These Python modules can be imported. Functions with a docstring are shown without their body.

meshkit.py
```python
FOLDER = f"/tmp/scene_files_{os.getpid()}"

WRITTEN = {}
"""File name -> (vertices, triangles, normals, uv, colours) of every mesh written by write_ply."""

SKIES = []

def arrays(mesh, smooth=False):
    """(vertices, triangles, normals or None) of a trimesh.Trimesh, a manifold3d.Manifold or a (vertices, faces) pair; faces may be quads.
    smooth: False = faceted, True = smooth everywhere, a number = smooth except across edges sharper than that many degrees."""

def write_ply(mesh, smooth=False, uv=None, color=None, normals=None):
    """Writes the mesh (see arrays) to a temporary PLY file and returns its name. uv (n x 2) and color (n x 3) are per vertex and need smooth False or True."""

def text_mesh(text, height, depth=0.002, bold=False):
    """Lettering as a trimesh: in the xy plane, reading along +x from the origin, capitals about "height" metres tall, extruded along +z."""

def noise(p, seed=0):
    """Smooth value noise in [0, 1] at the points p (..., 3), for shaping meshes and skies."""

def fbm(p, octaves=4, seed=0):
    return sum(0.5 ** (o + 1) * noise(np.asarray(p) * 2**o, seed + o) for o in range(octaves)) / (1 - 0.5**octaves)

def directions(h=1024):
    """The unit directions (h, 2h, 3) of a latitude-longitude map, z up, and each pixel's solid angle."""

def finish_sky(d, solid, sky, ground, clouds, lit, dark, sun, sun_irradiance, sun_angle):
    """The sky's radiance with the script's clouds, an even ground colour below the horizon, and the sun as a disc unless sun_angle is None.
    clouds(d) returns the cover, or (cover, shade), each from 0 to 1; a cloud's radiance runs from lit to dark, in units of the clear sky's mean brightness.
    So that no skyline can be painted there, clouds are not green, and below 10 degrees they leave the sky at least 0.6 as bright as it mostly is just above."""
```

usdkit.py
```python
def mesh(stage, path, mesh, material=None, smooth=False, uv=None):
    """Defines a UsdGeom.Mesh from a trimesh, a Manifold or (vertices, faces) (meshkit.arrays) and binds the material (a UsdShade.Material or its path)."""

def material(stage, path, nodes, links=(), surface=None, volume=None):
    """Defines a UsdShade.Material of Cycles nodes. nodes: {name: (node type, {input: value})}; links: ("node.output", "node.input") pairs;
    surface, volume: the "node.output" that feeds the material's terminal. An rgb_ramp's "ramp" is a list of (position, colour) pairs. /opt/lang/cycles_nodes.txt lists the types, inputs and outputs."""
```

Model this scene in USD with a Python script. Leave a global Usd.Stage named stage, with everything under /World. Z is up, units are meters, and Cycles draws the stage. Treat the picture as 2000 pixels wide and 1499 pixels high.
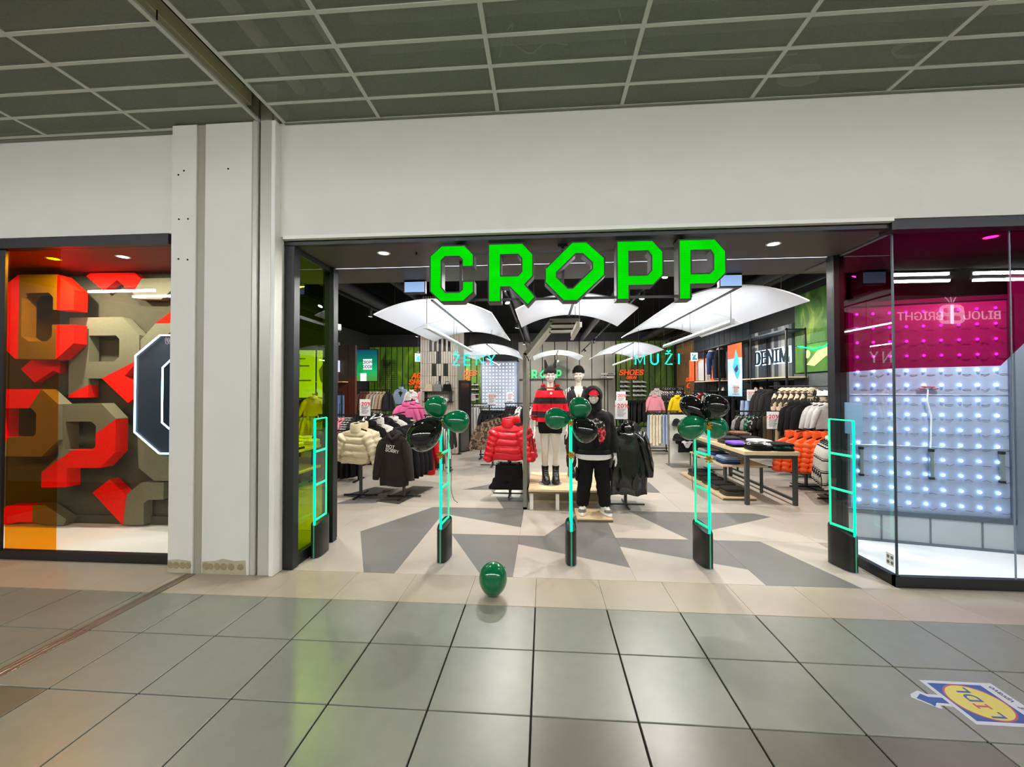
import math, random
import numpy as np, trimesh, usdkit, meshkit
import manifold3d as m3
from shapely.geometry import Polygon, LineString, Point, box as sbox
from shapely.ops import unary_union
from shapely import affinity
from pxr import Usd, UsdGeom, UsdLux, UsdShade, Gf, Sdf

random.seed(7); rng = np.random.RandomState(7)
PI = math.pi
stage = Usd.Stage.CreateInMemory()
UsdGeom.SetStageUpAxis(stage, UsdGeom.Tokens.z); UsdGeom.SetStageMetersPerUnit(stage, 1.0)
UsdGeom.Xform.Define(stage, '/World'); UsdGeom.Scope.Define(stage, '/World/Looks')
stage.SetDefaultPrim(stage.GetPrimAtPath('/World'))

# ---------------------------------------------------------------- camera, exposure, light levels
F_PX, YAW, PITCH, ROLL, EYE = 817.38, -.0756, .0156, -.0015, (0, 0, 1.8504)
cam = UsdGeom.Camera.Define(stage, '/World/camera')
cy, sy, cp, sp = math.cos(YAW), math.sin(YAW), math.cos(PITCH), math.sin(PITCH)
fw = np.array([sy * cp, cy * cp, sp]); rt = np.array([cy, -sy, 0]); up = np.cross(rt, fw)
rt, up = math.cos(ROLL) * rt + math.sin(ROLL) * up, math.cos(ROLL) * up - math.sin(ROLL) * rt
cam.AddTransformOp().Set(Gf.Matrix4d(*rt, 0, *up, 0, *(-fw), 0, *EYE, 1))
cam.CreateHorizontalApertureAttr(36.0); cam.CreateVerticalApertureAttr(36.0 * 1499 / 2000)
cam.CreateFocalLengthAttr(F_PX * 36 / 2000); cam.CreateClippingRangeAttr(Gf.Vec2f(.05, 200))
cam.CreateExposureAttr(0.0)
MALL_LAMP = 62.0       # radiance of the mall's linear ceiling lamps (behind the camera)
SPOT = 2900.0          # radiance of a store spot lamp
TUBE = 42.0            # radiance of the store's hanging tube lamps
LED = 15.0             # radiance of the light box diodes
SIGN = .78             # radiance of the green sign faces

# ---------------------------------------------------------------- helpers
names = {}
def numbered(parent, name):
    k = (str(parent), name); n = names.get(k, 0); names[k] = n + 1
    return f'{parent}/{name}' + (f'_{n:03d}' if n else '')
def tagp(p, label=None, cat=None, group=None, kind=None):
    for k, v in (('label', label), ('category', cat), ('group', group), ('kind', kind)):
        if v: p.SetCustomDataByKey(k, v)
    return p
def place(x, loc=(0, 0, 0), rot=(0, 0, 0), sc=1.0):
    x.AddTranslateOp().Set(Gf.Vec3d(*map(float, loc))); x.AddRotateXYZOp().Set(Gf.Vec3f(*map(float, rot)))
    x.AddScaleOp().Set(Gf.Vec3f(*([float(sc)] * 3 if np.ndim(sc) == 0 else map(float, sc))))
def thing(name, label=None, cat=None, group=None, loc=(0, 0, 0), rot=(0, 0, 0), sc=1.0, kind=None):
    x = UsdGeom.Xform.Define(stage, numbered('/World', name)); place(x, loc, rot, sc)
    return tagp(x.GetPrim(), label, cat, group, kind)
def part(parent, name, mesh, mt, smooth=False, label=None, kind=None):
    p = parent.GetPath() if hasattr(parent, 'GetPath') else parent
    return tagp(usdkit.mesh(stage, numbered(p, name), mesh, mt, smooth).GetPrim(), label, None, None, kind)
def solo(name, mesh, mt, label=None, cat=None, group=None, smooth=False, kind=None):
    return tagp(usdkit.mesh(stage, numbered('/World', name), mesh, mt, smooth).GetPrim(), label, cat, group, kind)
def dup(root, label, loc, rot=(0, 0, 0), sc=1.0, group=None, cat=None):
    was = root.GetCustomData()
    nm = root.GetName()
    if nm[-4:-3] == '_' and nm[-3:].isdigit(): nm = nm[:-4]
    r = thing(nm, label, cat or was['category'], group or was.get('group'), loc, rot, sc)
    r.GetReferences().AddInternalReference(root.GetPath()); r.SetInstanceable(True)
    return r
def J(*ms):
    vs, fs, n = [], [], 0
    for m in ms:
        v, f = (m.vertices, m.faces) if hasattr(m, 'vertices') else m
        v = np.asarray(v, float); f = np.asarray(f, int)
        if f.shape[1] == 4: f = np.vstack([f[:, [0, 1, 2]], f[:, [0, 2, 3]]])
        vs.append(v); fs.append(f + n); n += len(v)
    return np.vstack(vs), np.vstack(fs)
def mv(m, d=(0, 0, 0), rz=0, s=1.0, rx=0, ry=0):
    v, f = J(m); v = v * np.asarray(s, float)
    for a, ax in ((rx, 0), (ry, 1), (rz, 2)):
        if a:
            c_, s_ = math.cos(a), math.sin(a); i, j = [(1, 2), (2, 0), (0, 1)][ax]
            w = v.copy(); w[:, i] = c_ * v[:, i] - s_ * v[:, j]; w[:, j] = s_ * v[:, i] + c_ * v[:, j]; v = w
    if np.prod(np.broadcast_to(s, 3)) < 0: f = f[:, ::-1]
    return v + np.asarray(d, float), f
BF = np.array([[0, 3, 2, 1], [4, 5, 6, 7], [0, 1, 5, 4], [1, 2, 6, 5], [2, 3, 7, 6], [3, 0, 4, 7]])
def bx(x0, x1, y0, y1, z0, z1, b=0):
    if b:
        b = min(b, .45 * min(x1 - x0, y1 - y0, z1 - z0)); P = []
        for sx in (0, 1):
            for s_ in (0, 1):
                for sz in (0, 1):
                    c_ = np.array([(x0, x1)[sx], (y0, y1)[s_], (z0, z1)[sz]]); i = np.array([1 - 2 * sx, 1 - 2 * s_, 1 - 2 * sz]) * b
                    P += [c_ + i * (1, 1, 0), c_ + i * (1, 0, 1), c_ + i * (0, 1, 1)]
        return hull(P)
    return np.array([(x0, y0, z0), (x1, y0, z0), (x1, y1, z0), (x0, y1, z0), (x0, y0, z1), (x1, y0, z1), (x1, y1, z1), (x0, y1, z1)], float), BF
def hull(P):
    m = m3.Manifold.hull_points(np.asarray(P, float)).to_mesh()
    return np.array(m.vert_properties[:, :3], float), np.array(m.tri_verts)
def frame_of(t):
    t = t / (np.linalg.norm(t) + 1e-12); a = np.cross(t, (0, 0, 1.0) if abs(t[2]) < .9 else (1.0, 0, 0)); a /= np.linalg.norm(a)
    return a, np.cross(t, a)
def loft(rings):
    R = np.asarray(rings, float); m, n = R.shape[:2]; i, j = np.meshgrid(np.arange(m - 1), np.arange(n), indexing='ij')
    q = np.stack([i * n + j, i * n + (j + 1) % n, (i + 1) * n + (j + 1) % n, (i + 1) * n + j], -1).reshape(-1, 4)
    v = np.vstack([R.reshape(-1, 3), R[0].mean(0), R[-1].mean(0)]); k = np.arange(n)
    f = np.vstack([q[:, [0, 1, 2]], q[:, [0, 2, 3]], np.stack([k * 0 + m * n, (k + 1) % n, k], 1), np.stack([k * 0 + m * n + 1, (m - 1) * n + k, (m - 1) * n + (k + 1) % n], 1)])
    m_ = trimesh.Trimesh(v, f, process=False)
    return (v, f[:, ::-1]) if m_.volume < 0 else (v, f)
def tube(pts, r, n=8):
    p = np.asarray(pts, float); r = np.broadcast_to(r, len(p)); t = np.gradient(p, axis=0); a, b = frame_of(t[0]); rings = []
    for k in range(len(p)):
        u = t[k] / (np.linalg.norm(t[k]) + 1e-12); a = a - u * (a @ u); a /= np.linalg.norm(a) + 1e-12; b = np.cross(u, a)
        g = np.arange(n) * 2 * PI / n; rings.append(p[k] + r[k] * (np.cos(g)[:, None] * a + np.sin(g)[:, None] * b))
    return loft(rings)
def bar(p0, p1, w=.03, h=None):
    p0, p1 = np.asarray(p0, float), np.asarray(p1, float); a, b = frame_of(p1 - p0); h = h or w
    return loft([[p + a * x * w / 2 + b * y * h / 2 for x, y in ((1, 1), (-1, 1), (-1, -1), (1, -1))] for p in (p0, p1)])
def cyl(p0, p1, r, r2=None, n=16):
    return tube([p0, p1], [r, r if r2 is None else r2], n)
def lathe(prof, n=24, c=(0, 0, 0)):
    g = np.arange(n) * 2 * PI / n
    return loft([np.stack([c[0] + r * np.cos(g), c[1] + r * np.sin(g), c[2] + 0 * g + z], 1) for r, z in prof])
def ringl(prof, n=24, c=(0, 0, 0)):   # closed profile turned around z: a ring
    p = np.asarray(list(prof), float); m = len(p); g = np.arange(n) * 2 * PI / n
    v = np.stack([c[0] + p[:, :1] * np.cos(g), c[1] + p[:, :1] * np.sin(g), c[2] + p[:, 1:] + 0 * g], -1).reshape(-1, 3); i, j = np.meshgrid(np.arange(m), np.arange(n), indexing='ij')
    q = np.stack([i * n + j, i * n + (j + 1) % n, (i + 1) % m * n + (j + 1) % n, (i + 1) % m * n + j], -1).reshape(-1, 4); f = np.vstack([q[:, [0, 1, 2]], q[:, [0, 2, 3]]])
    return (v, f[:, ::-1]) if trimesh.Trimesh(v, f, process=False).volume < 0 else (v, f)
def ell(c, r, nu=20, nv=12):
    th = np.linspace(.02, PI - .02, nv); g = np.arange(nu) * 2 * PI / nu; r = np.broadcast_to(r, 3)
    return loft([np.stack([c[0] + r[0] * math.sin(t) * np.cos(g), c[1] + r[1] * math.sin(t) * np.sin(g), c[2] - r[2] * math.cos(t) + 0 * g], 1) for t in th])
def polys(g):
    return [p for p in getattr(g, 'geoms', [g]) if isinstance(p, Polygon) and p.area > 1e-7]
def extr(g, d):
    ms = [trimesh.creation.extrude_polygon(p, d, engine='earcut') for p in polys(g)]
    return J(*ms)
def front(g, y0, d):            # polygon in x, z standing upright; its front at y0, its back at y0 + d
    v, f = extr(g, d); return np.stack([v[:, 0], y0 + v[:, 2], v[:, 1]], 1), f[:, ::-1]
def flat(g, z0, d):             # polygon in x, y lying down, from z0 to z0 + d
    v, f = extr(g, d); return v + (0, 0, z0), f
def side(g, x0, d):             # polygon in y, z; from x0 to x0 + d
    v, f = extr(g, d); return np.stack([x0 + v[:, 2], v[:, 0], v[:, 1]], 1), f
def text(s, h, d=.004, bold=False):   # centred lettering, upright, front towards -y, front at y = -d
    m = meshkit.text_mesh(s, h, d, bold); v = np.array(m.vertices); v[:, 0] -= (v[:, 0].min() + v[:, 0].max()) / 2; v[:, 1] -= h / 2
    return np.stack([v[:, 0], -v[:, 2], v[:, 1]], 1), np.array(m.faces)
def lift(m, amp, sc, seed=0):         # displace a mesh with smooth noise
    v, f = J(m); n = np.stack([meshkit.fbm(v * sc + 17 * k, 3, seed + k) for k in range(3)], 1) - .5
    return v + n * amp, f

# ---------------------------------------------------------------- materials
def lin(c): 
    c = np.asarray(c, float) / 255; return tuple(np.where(c <= .04045, c / 12.92, ((c + .055) / 1.055) ** 2.4))
mats = {}
def mat(key, c, rough=.6, metal=0, spec=.5, em=0, var=0, vs=20, bump=0, bs=200, coat=0, sheen=0, emc=None):
    if key in mats: return mats[key]
    c = lin(c); pr = {'base_color': c, 'roughness': rough, 'metallic': metal, 'specular_ior_level': spec}
    if em: pr |= {'emission_color': lin(emc) if emc is not None else c, 'emission_strength': em}
    if coat: pr |= {'coat_weight': coat}
    if sheen: pr |= {'sheen_weight': sheen}
    n, l = {'p': ('principled_bsdf', pr)}, []
    if var or bump: n['t'] = ('texture_coordinate', {})
    if var:
        n['n'] = ('noise_texture', {'scale': float(vs), 'detail': 4.0}); n['m'] = ('mix', {'color1': tuple(x * (1 - var) for x in c), 'color2': tuple(min(1, x * (1 + var)) for x in c)})
        l += [('t.object', 'n.vector'), ('n.fac', 'm.fac'), ('m.color', 'p.base_color')]
    if bump:
        n['bn'] = ('noise_texture', {'scale': float(bs), 'detail': 3.0}); n['b'] = ('bump', {'strength': float(bump), 'distance': .01})
        l += [('t.object', 'bn.vector'), ('bn.fac', 'b.height'), ('b.normal', 'p.normal')]
    mats[key] = usdkit.material(stage, '/World/Looks/' + key, n, l, surface='p.BSDF'); return mats[key]
def glass(key, tint=(1, 1, 1), gloss=True, ior=1.45):
    if key in mats: return mats[key]
    n = {'t': ('transparent_bsdf', {'color': tint}), 'g': ('glossy_bsdf', {'roughness': .0, 'color': (1, 1, 1)}), 'f': ('fresnel', {'IOR': ior}), 'o': ('geometry', {}), 'i': ('math', {'math_type': 'subtract', 'value1': 1.0}), 'k': ('math', {'math_type': 'multiply'}), 'm': ('mix_closure', {})}
    mats[key] = usdkit.material(stage, '/World/Looks/' + key, n, [('o.backfacing', 'i.value2'), ('i.value', 'k.value1'), ('f.fac', 'k.value2'), ('k.value', 'm.fac'), ('t.BSDF', 'm.closure1'), ('g.BSDF', 'm.closure2')], surface='m.closure') if gloss else \
        usdkit.material(stage, '/World/Looks/' + key, {'t': n['t']}, [], surface='t.BSDF')
    return mats[key]
def cloth(key, c, **k):
    return mat(key, c, **({'rough': .9, 'spec': .25, 'var': .18, 'vs': 14, 'bump': .25, 'bs': 60} | k))
def ramped(key, axis, stops, rough=.8, scale=1.0, interp=False, noise=0, spec=.3, em=0):   # colour bands along an object axis
    if key in mats: return mats[key]
    n = {'t': ('texture_coordinate', {}), 's': ('separate_xyz', {}), 'r': ('map_range', {'from_min': stops[0][0], 'from_max': stops[-1][0], 'clamp': True}),
         'c': ('rgb_ramp', {'ramp': [((z - stops[0][0]) / (stops[-1][0] - stops[0][0]), lin(c)) for z, c in stops], 'interpolate': interp}), 'p': ('principled_bsdf', {'roughness': rough, 'specular_ior_level': spec, 'emission_strength': em})}
    mats[key] = usdkit.material(stage, '/World/Looks/' + key, n, [('t.object', 's.vector'), (f's.{axis}', 'r.value'), ('r.result', 'c.fac'), ('c.color', 'p.base_color')] + ([('c.color', 'p.emission_color')] if em else []), surface='p.BSDF')
    return mats[key]

black_metal = mat('black_metal', (24, 24, 25), .45); dark_frame = mat('dark_frame', (22, 26, 30), .4)
white_wall = mat('white_wall', (222, 220, 212), .75, spec=.3, var=.03, vs=3, bump=.12, bs=260)
off_white = mat('off_white', (226, 222, 212), .6); white_paint = mat('white_paint', (235, 234, 228), .5)
black_plain = mat('black_plain', (12, 12, 13), .7, spec=.2); black_cloth = cloth('black_cloth', (24, 23, 24))
wood = None
def wood_mat(key, a, b):
    n = {'t': ('texture_coordinate', {}), 'mp': ('mapping', {'scale': (3.0, 40.0, 40.0)}), 'n': ('noise_texture', {'scale': 1.0, 'detail': 5.0}), 'm': ('mix', {'color1': lin(a), 'color2': lin(b)}), 'p': ('principled_bsdf', {'roughness': .5})}
    mats[key] = usdkit.material(stage, '/World/Looks/' + key, n, [('t.object', 'mp.vector'), ('mp.vector', 'n.vector'), ('n.fac', 'm.fac'), ('m.color', 'p.base_color')], surface='p.BSDF'); return mats[key]
wood = wood_mat('light_wood', (214, 184, 140), (236, 212, 172))
# ================================================================ the setting
ST = 'structure'
# ---- floor: mall tiles, threshold tiles, store tiles with dark inlays
tile_m = mat('mall_tile', (124, 126, 112), .34, spec=.5, var=.10, vs=9, bump=.02, bs=120)
tile_m2 = mat('mall_tile_dark', (98, 95, 78), .32, spec=.5, var=.10, vs=9, bump=.02, bs=120)
beige_t = mat('beige_tile', (184, 174, 160), .36, spec=.4, var=.09, vs=3.0)
thr_t = mat('threshold_tile', (170, 158, 138), .34, spec=.4, var=.08, vs=3.0)
grey_t = mat('grey_inlay', (112, 110, 106), .4, spec=.4, var=.13, vs=2.5)
grout = mat('grout', (20, 19, 17), .9)
floor = thing('floor', kind=ST, label='tiled floor: grey-green tiles in the mall, beige tiles with dark inlays in the shop')
part(floor, 'grout_bed', J(bx(-13, 14, -4.6, 4.15, -.05, -.012)), grout)
part(floor, 'store_screed', bx(-9.2, 7.6, 4.15, 21.4, -.05, -.0035), mat('screed', (150, 140, 124), .8))
TX, TY = -.0769, 3.6049
for i in range(-13, 12):
    for r in range(0, 5):
        x0, y1 = TX + .6 * i, TY - .6 * r
        dk = (r == 2 and i in (0, 1, 2, 6, 7)) or (r >= 3) or (r == 2 and rng.rand() < .25)
        part(floor, 'mall_tile', bx(x0 + .005, x0 + .595, y1 - .595, y1 - .005, -.012, 0, .0025), tile_m2 if dk else tile_m)
part(floor, 'mall_tile_field', bx(-13, 14, -4.6, TY - 3.0, -.012, -.0005), tile_m, label='plain run of the grey-green tiles')
for i in range(-14, 13):
    x0 = TX + .6 * i
    if x0 < 7: part(floor, 'threshold_tile', bx(x0 + .001, x0 + .599, TY + .001, 4.153, -.012, .0, .001), thr_t)
inlay = {}
def add_inlay(i, j, pts): inlay.setdefault((i, j), []).append(Polygon(pts))
add_inlay(0, 0, [(-2.40, 5.345), (-1.51, 5.345), (-1.51, 4.155), (-1.83, 4.155)]); add_inlay(0, 1, [(-2.40, 5.345), (-1.51, 5.345), (-1.51, 6.535), (-1.75, 6.535)])
add_inlay(1, 1, [(-1.51, 6.535), (-.31, 6.535), (-.31, 5.66), (-1.51, 6.2)]); add_inlay(1, 0, [(-1.19, 5.345), (-.31, 5.345), (-.31, 4.155), (-.62, 4.155)])
add_inlay(2, 0, [(-.31, 5.345), (.89, 5.345), (.89, 4.46), (-.31, 5.04)]); add_inlay(2, 1, [(0, 5.345), (.89, 5.345), (.89, 6.535), (.61, 6.535)])
add_inlay(3, 0, [(.89, 5.345), (2.09, 5.345), (2.09, 4.5), (.89, 5.05)]); add_inlay(4, 0, [(2.09, 5.345), (2.62, 5.345), (2.95, 4.155), (2.09, 4.155)])
add_inlay(3, 1, [(1.28, 6.535), (2.09, 6.535), (2.09, 5.345), (1.78, 5.345)]); add_inlay(4, 1, [(2.09, 6.535), (3.12, 6.535), (3.29, 6.37), (2.09, 5.66)])
add_inlay(1, 2, [(-.31, 6.535), (-.31, 7.725), (-.98, 7.725), (-.63, 6.535)]); add_inlay(1, 3, [(-1.5, 7.725), (-.98, 7.725), (-1.02, 8.25)]); add_inlay(3, 3, [(1.72, 7.725), (2.09, 7.725), (2.09, 8.6)])
add_inlay(-1, 2, [(-3.4, 6.6), (-2.75, 6.7), (-2.71, 7.725), (-3.0, 7.725)])
for i in range(-3, 8):
    for j in range(0, 7):
        x0, y0 = -2.71 + 1.2 * i, 4.155 + 1.19 * j
        if j == 0 and not 0 <= i <= 4: continue
        c = sbox(x0 + .001, y0 + .001, x0 + 1.199, y0 + 1.189); ds = unary_union(inlay.get((i, j), []))
        rest = c.difference(ds) if not ds.is_empty else c
        for g in polys(rest): part(floor, 'store_tile', flat(g, -.012, .012), beige_t)
        if not ds.is_empty:
            for g in polys(ds.intersection(c)): part(floor, 'dark_inlay_tile', flat(g, -.012, .012), grey_t, label='dark grey slanted inlay tile')
part(floor, 'store_tile_field', bx(-9.1, 7.5, 12.487, 21.3, -.012, 0), beige_t, label='beige tiles at the back of the shop')
jm = mat('joint_metal', (150, 138, 122), .3, metal=.8)
for x0, x1, z in ((-3.60, -3.575, .006), (-3.565, -3.545, .004), (-3.53, -3.5, .006)):
    part(floor, 'expansion_joint_rail', bx(x0, x1, 1.0, 3.99, -.01, z, .002), jm, label='metal rail of the expansion joint')

# ---- mall ceiling: dark mesh panels in a light grid, pipes above
def mesh_panel():
    c = lin((150, 158, 142))
    n = {'t': ('texture_coordinate', {}), 'n': ('noise_texture', {'scale': 60.0, 'detail': 3.0}), 'm': ('mix', {'color1': tuple(x * .7 for x in c), 'color2': tuple(x * 1.3 for x in c)}), 'p': ('principled_bsdf', {'roughness': .55}), 'tr': ('transparent_bsdf', {}), 'x': ('mix_closure', {'fac': .55})}
    mats['ceiling_mesh'] = usdkit.material(stage, '/World/Looks/ceiling_mesh', n, [('t.object', 'n.vector'), ('n.fac', 'm.fac'), ('m.color', 'p.base_color'), ('p.BSDF', 'x.closure1'), ('tr.BSDF', 'x.closure2')], surface='x.closure'); return mats['ceiling_mesh']
pan = mesh_panel(); grid = mat('ceiling_grid', (206, 210, 198), .5); CZ = 4.5927
ceil = thing('ceiling', kind=ST, label='mall ceiling of dark mesh panels in a pale metal grid')
XR = [-2.641, -1.645] + [-.4448 + 1.2 * k for k in range(0, 6)]; XL = [-8.9165, -7.7165, -6.5165, -5.3165, -4.1165, -2.885]
YR = [4.066] + [3.7733 - .3 * k for k in range(0, 9)]
for X in (XR, XL):
    for a, b in zip(X, X[1:]):
        for y1, y0 in zip(YR, YR[1:]):
            part(ceil, 'ceiling_panel', bx(a + .019, b - .019, y0 + .019, y1 - .019, CZ + .002, CZ + .014), pan)
    for a in X: part(ceil, 'grid_bar', bx(a - .018, a + .018, YR[-1], YR[0], CZ - .006, CZ + .02, .002), grid)
    for y in YR: part(ceil, 'grid_bar', bx(X[0], X[-1], y - .018, y + .018, CZ - .005, CZ + .019, .002), grid)
part(ceil, 'plain_ceiling', J(bx(-13, -2.885, -4.6, YR[-1] - .012, CZ, CZ + .05), bx(-2.641, 14, -4.6, YR[-1] - .012, CZ, CZ + .05), bx(-2.885, -2.641, -4.6, YR[-1] - .012, CZ, CZ + .05)), mat('ceiling_plain', (66, 68, 58), .7))
part(ceil, 'ceiling_void', J(bx(-13, 14, .6, 4.3, 5.9, 5.95)), mat('void_dark', (34, 36, 32), .9), label='concrete slab above the mesh panels')
pipe_m = mat('pipe_cream', (240, 230, 200), .6); duct_m = mat('duct_grey', (170, 172, 160), .5)
for x, z, r, m_ in ((-2.48, 4.93, .055, pipe_m), (-2.12, 4.98, .10, duct_m), (-1.86, 4.92, .045, pipe_m)):
    solo('ceiling_pipe', cyl((x, .7, z), (x, 4.06, z), r, n=16), m_, {-2.48: 'cream pipe above the ceiling mesh nearest the slot', -2.12: 'thick grey duct above the ceiling mesh between two cream pipes', -1.86: 'thin cream pipe above the ceiling mesh right of the thick duct'}[x], 'pipe', smooth=40)
for y, z, t in ((3.25, 4.86, 'rear'), (3.6, 4.9, 'front')):
    solo('cable_tray', J(bx(-1.55, 5.5, y - .045, y + .045, z, z + .012), bx(-1.55, 5.5, y - .05, y - .045, z, z + .05), bx(-1.55, 5.5, y + .045, y + .05, z, z + .05)), duct_m, f'long metal cable tray above the ceiling mesh, the one {"nearer the camera" if t == "rear" else "nearer the shop front"}', 'cable tray')
def cable(pts, label, r=.006):
    p = np.array(pts, float); t = np.linspace(0, len(p) - 1, 8 * len(p)); q = np.stack([np.interp(t, np.arange(len(p)), p[:, k]) for k in range(3)], 1)
    for _ in range(4): q[1:-1] = (q[:-2] + q[1:-1] * 2 + q[2:]) / 4
    solo('loose_cable', tube(q, r, 5), mat('cable_white', (214, 214, 200), .5), label, 'cable', smooth=60)
zc = CZ + .03
cable([(-.36, 3.42, zc), (-.3, 3.2, zc), (-.22, 3.1, zc), (-.26, 3.28, zc), (-.1, 3.42, zc), (.02, 3.3, zc), (.2, 3.34, zc)], 'thin white cable looped on the ceiling mesh above the first letter gap')
cable([(.55, 3.05, zc), (.6, 3.18, zc), (.66, 3.36, zc)], 'short white cable lying on the ceiling mesh near the centre of the picture')
cable([(.8, 3.44, zc), (1.0, 3.5, zc), (1.3, 3.58, zc), (1.7, 3.6, zc), (2.1, 3.58, zc)], 'long white cable trailing on the ceiling mesh right of centre')
th = np.linspace(0, 2 * PI * 3, 60)
solo('loose_cable', tube(np.stack([3.05 + (.16 + .008 * th / 6) * np.cos(th), 3.62 + .5 * (.16 + .008 * th / 6) * np.sin(th), zc + .002 * th], 1), .006, 5), mats['cable_white'], 'coil of white cable resting on the ceiling mesh far right', 'cable', smooth=60)
solo('loose_cable', tube(np.stack([2.28 + .17 * np.cos(th), 3.88 + .08 * np.sin(th), zc + .004 * th], 1), .012, 5), mats['cable_white'], 'thick cable ring on the ceiling mesh next to the wall', 'cable', smooth=60)
# slot between the two ceilings: a beam and a fluorescent batten
solo('ceiling_beam', J(bx(-3.06, -2.925, .7, 3.97, 4.72, 4.86, .01)), mat('beam_olive', (226, 218, 172), .6), 'olive beam running inside the ceiling slot above the column', 'beam')
bt = thing('batten_light', 'unlit fluorescent batten inside the ceiling slot', 'lamp')
part(bt, 'housing', bx(-2.97, -2.925, .8, 3.9, 4.665, 4.718, .006), mat('batten', (236, 230, 196), .5)); part(bt, 'tube', cyl((-2.948, .85, 4.652), (-2.948, 3.85, 4.652), .013, n=10), mat('tube_off', (226, 226, 200), .3), True)
part(bt, 'hook', tube([(-2.9, 2.9, 4.72), (-2.9, 2.9, 4.62), (-2.885, 2.9, 4.6)], .005, 5), black_metal)
# ---- walls
solo('wall_front', J(bx(-2.71, 8, 4.08, 4.19, 3.425, 4.60), bx(-2.66, 3.215, 4.08, 4.13, 3.40, 3.425)), white_wall, kind=ST)
solo('wall_front', J(bx(-8.9, -3.8, 4.145, 4.25, 3.53, 4.70)), white_wall, kind=ST)
solo('trim_1', bx(-2.66, 3.215, 4.072, 4.0795, 3.40, 3.435), white_paint, kind=ST)
solo('trim_2', J(bx(-2.64, 5.6, 4.05, 4.075, 4.578, 4.598)), mat('trim_grey', (120, 124, 112), .5), kind=ST)
solo('trim_3', bx(-8.9, -3.82, 4.09, 4.14, 4.585, 4.60), mats['trim_grey'], kind=ST)
col = thing('column', 'white clad column between the two shop windows with glue spots at its foot', 'column', kind=ST)
part(col, 'core', J(bx(-3.79, -3.27, 4.03, 4.9, 0, 4.98), bx(-3.27, -2.705, 4.03, 4.22, 0, 4.98)), white_wall)
part(col, 'cladding_panel', bx(-3.815, -3.545, 4.0, 4.045, .0, 4.585, .004), white_wall); part(col, 'cladding_panel', bx(-3.45, -2.945, 4.0, 4.045, .0, 4.585, .004), white_wall)
part(col, 'recessed_strip', bx(-3.545, -3.45, 4.018, 4.045, 0, 4.585), mat('strip_grey', (158, 154, 140), .45), label='grey recessed strip')
part(col, 'corner_profile', bx(-2.943, -2.885, 4.0, 4.1, 0, 4.9, .008), mat('profile', (196, 194, 184), .35, metal=.2)); part(col, 'expansion_gap', bx(-2.884, -2.862, 4.03, 4.1, 0, 4.9), black_plain)
part(col, 'pilaster', bx(-2.86, -2.735, 4.0, 4.1, 0, 4.9, .006), mats['profile']); part(col, 'pilaster_edge', bx(-2.733, -2.688, 3.985, 4.143, 0, 4.58, .006), white_paint)
part(col, 'side_cladding', bx(-3.822, -3.79, 4.04, 4.5, 0, 4.7), white_wall)
gl = mat('glue', (150, 136, 104), .8, var=.3, vs=40)
for k, x in enumerate((-3.78, -3.72, -3.65, -3.59, -3.40, -3.35, -3.28, -3.21, -3.13, -3.03)):
    r = .032 + .006 * rng.rand(); part(col, 'glue_spot', lift(cyl((x, 3.9995, .08), (x, 3.994, .08), r, r * .85, n=14), .006, 30, k), gl)
part(col, 'torn_plaster', front(Polygon([(-3.44, .005), (-3.44, .125), (-3.3, .135), (-3.22, .16), (-3.1, .14), (-2.98, .15), (-2.97, .005)]), 3.9985, .003), mat('torn', (176, 168, 142), .9, var=.2, vs=18), label='torn plaster strip at the foot')
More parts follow.
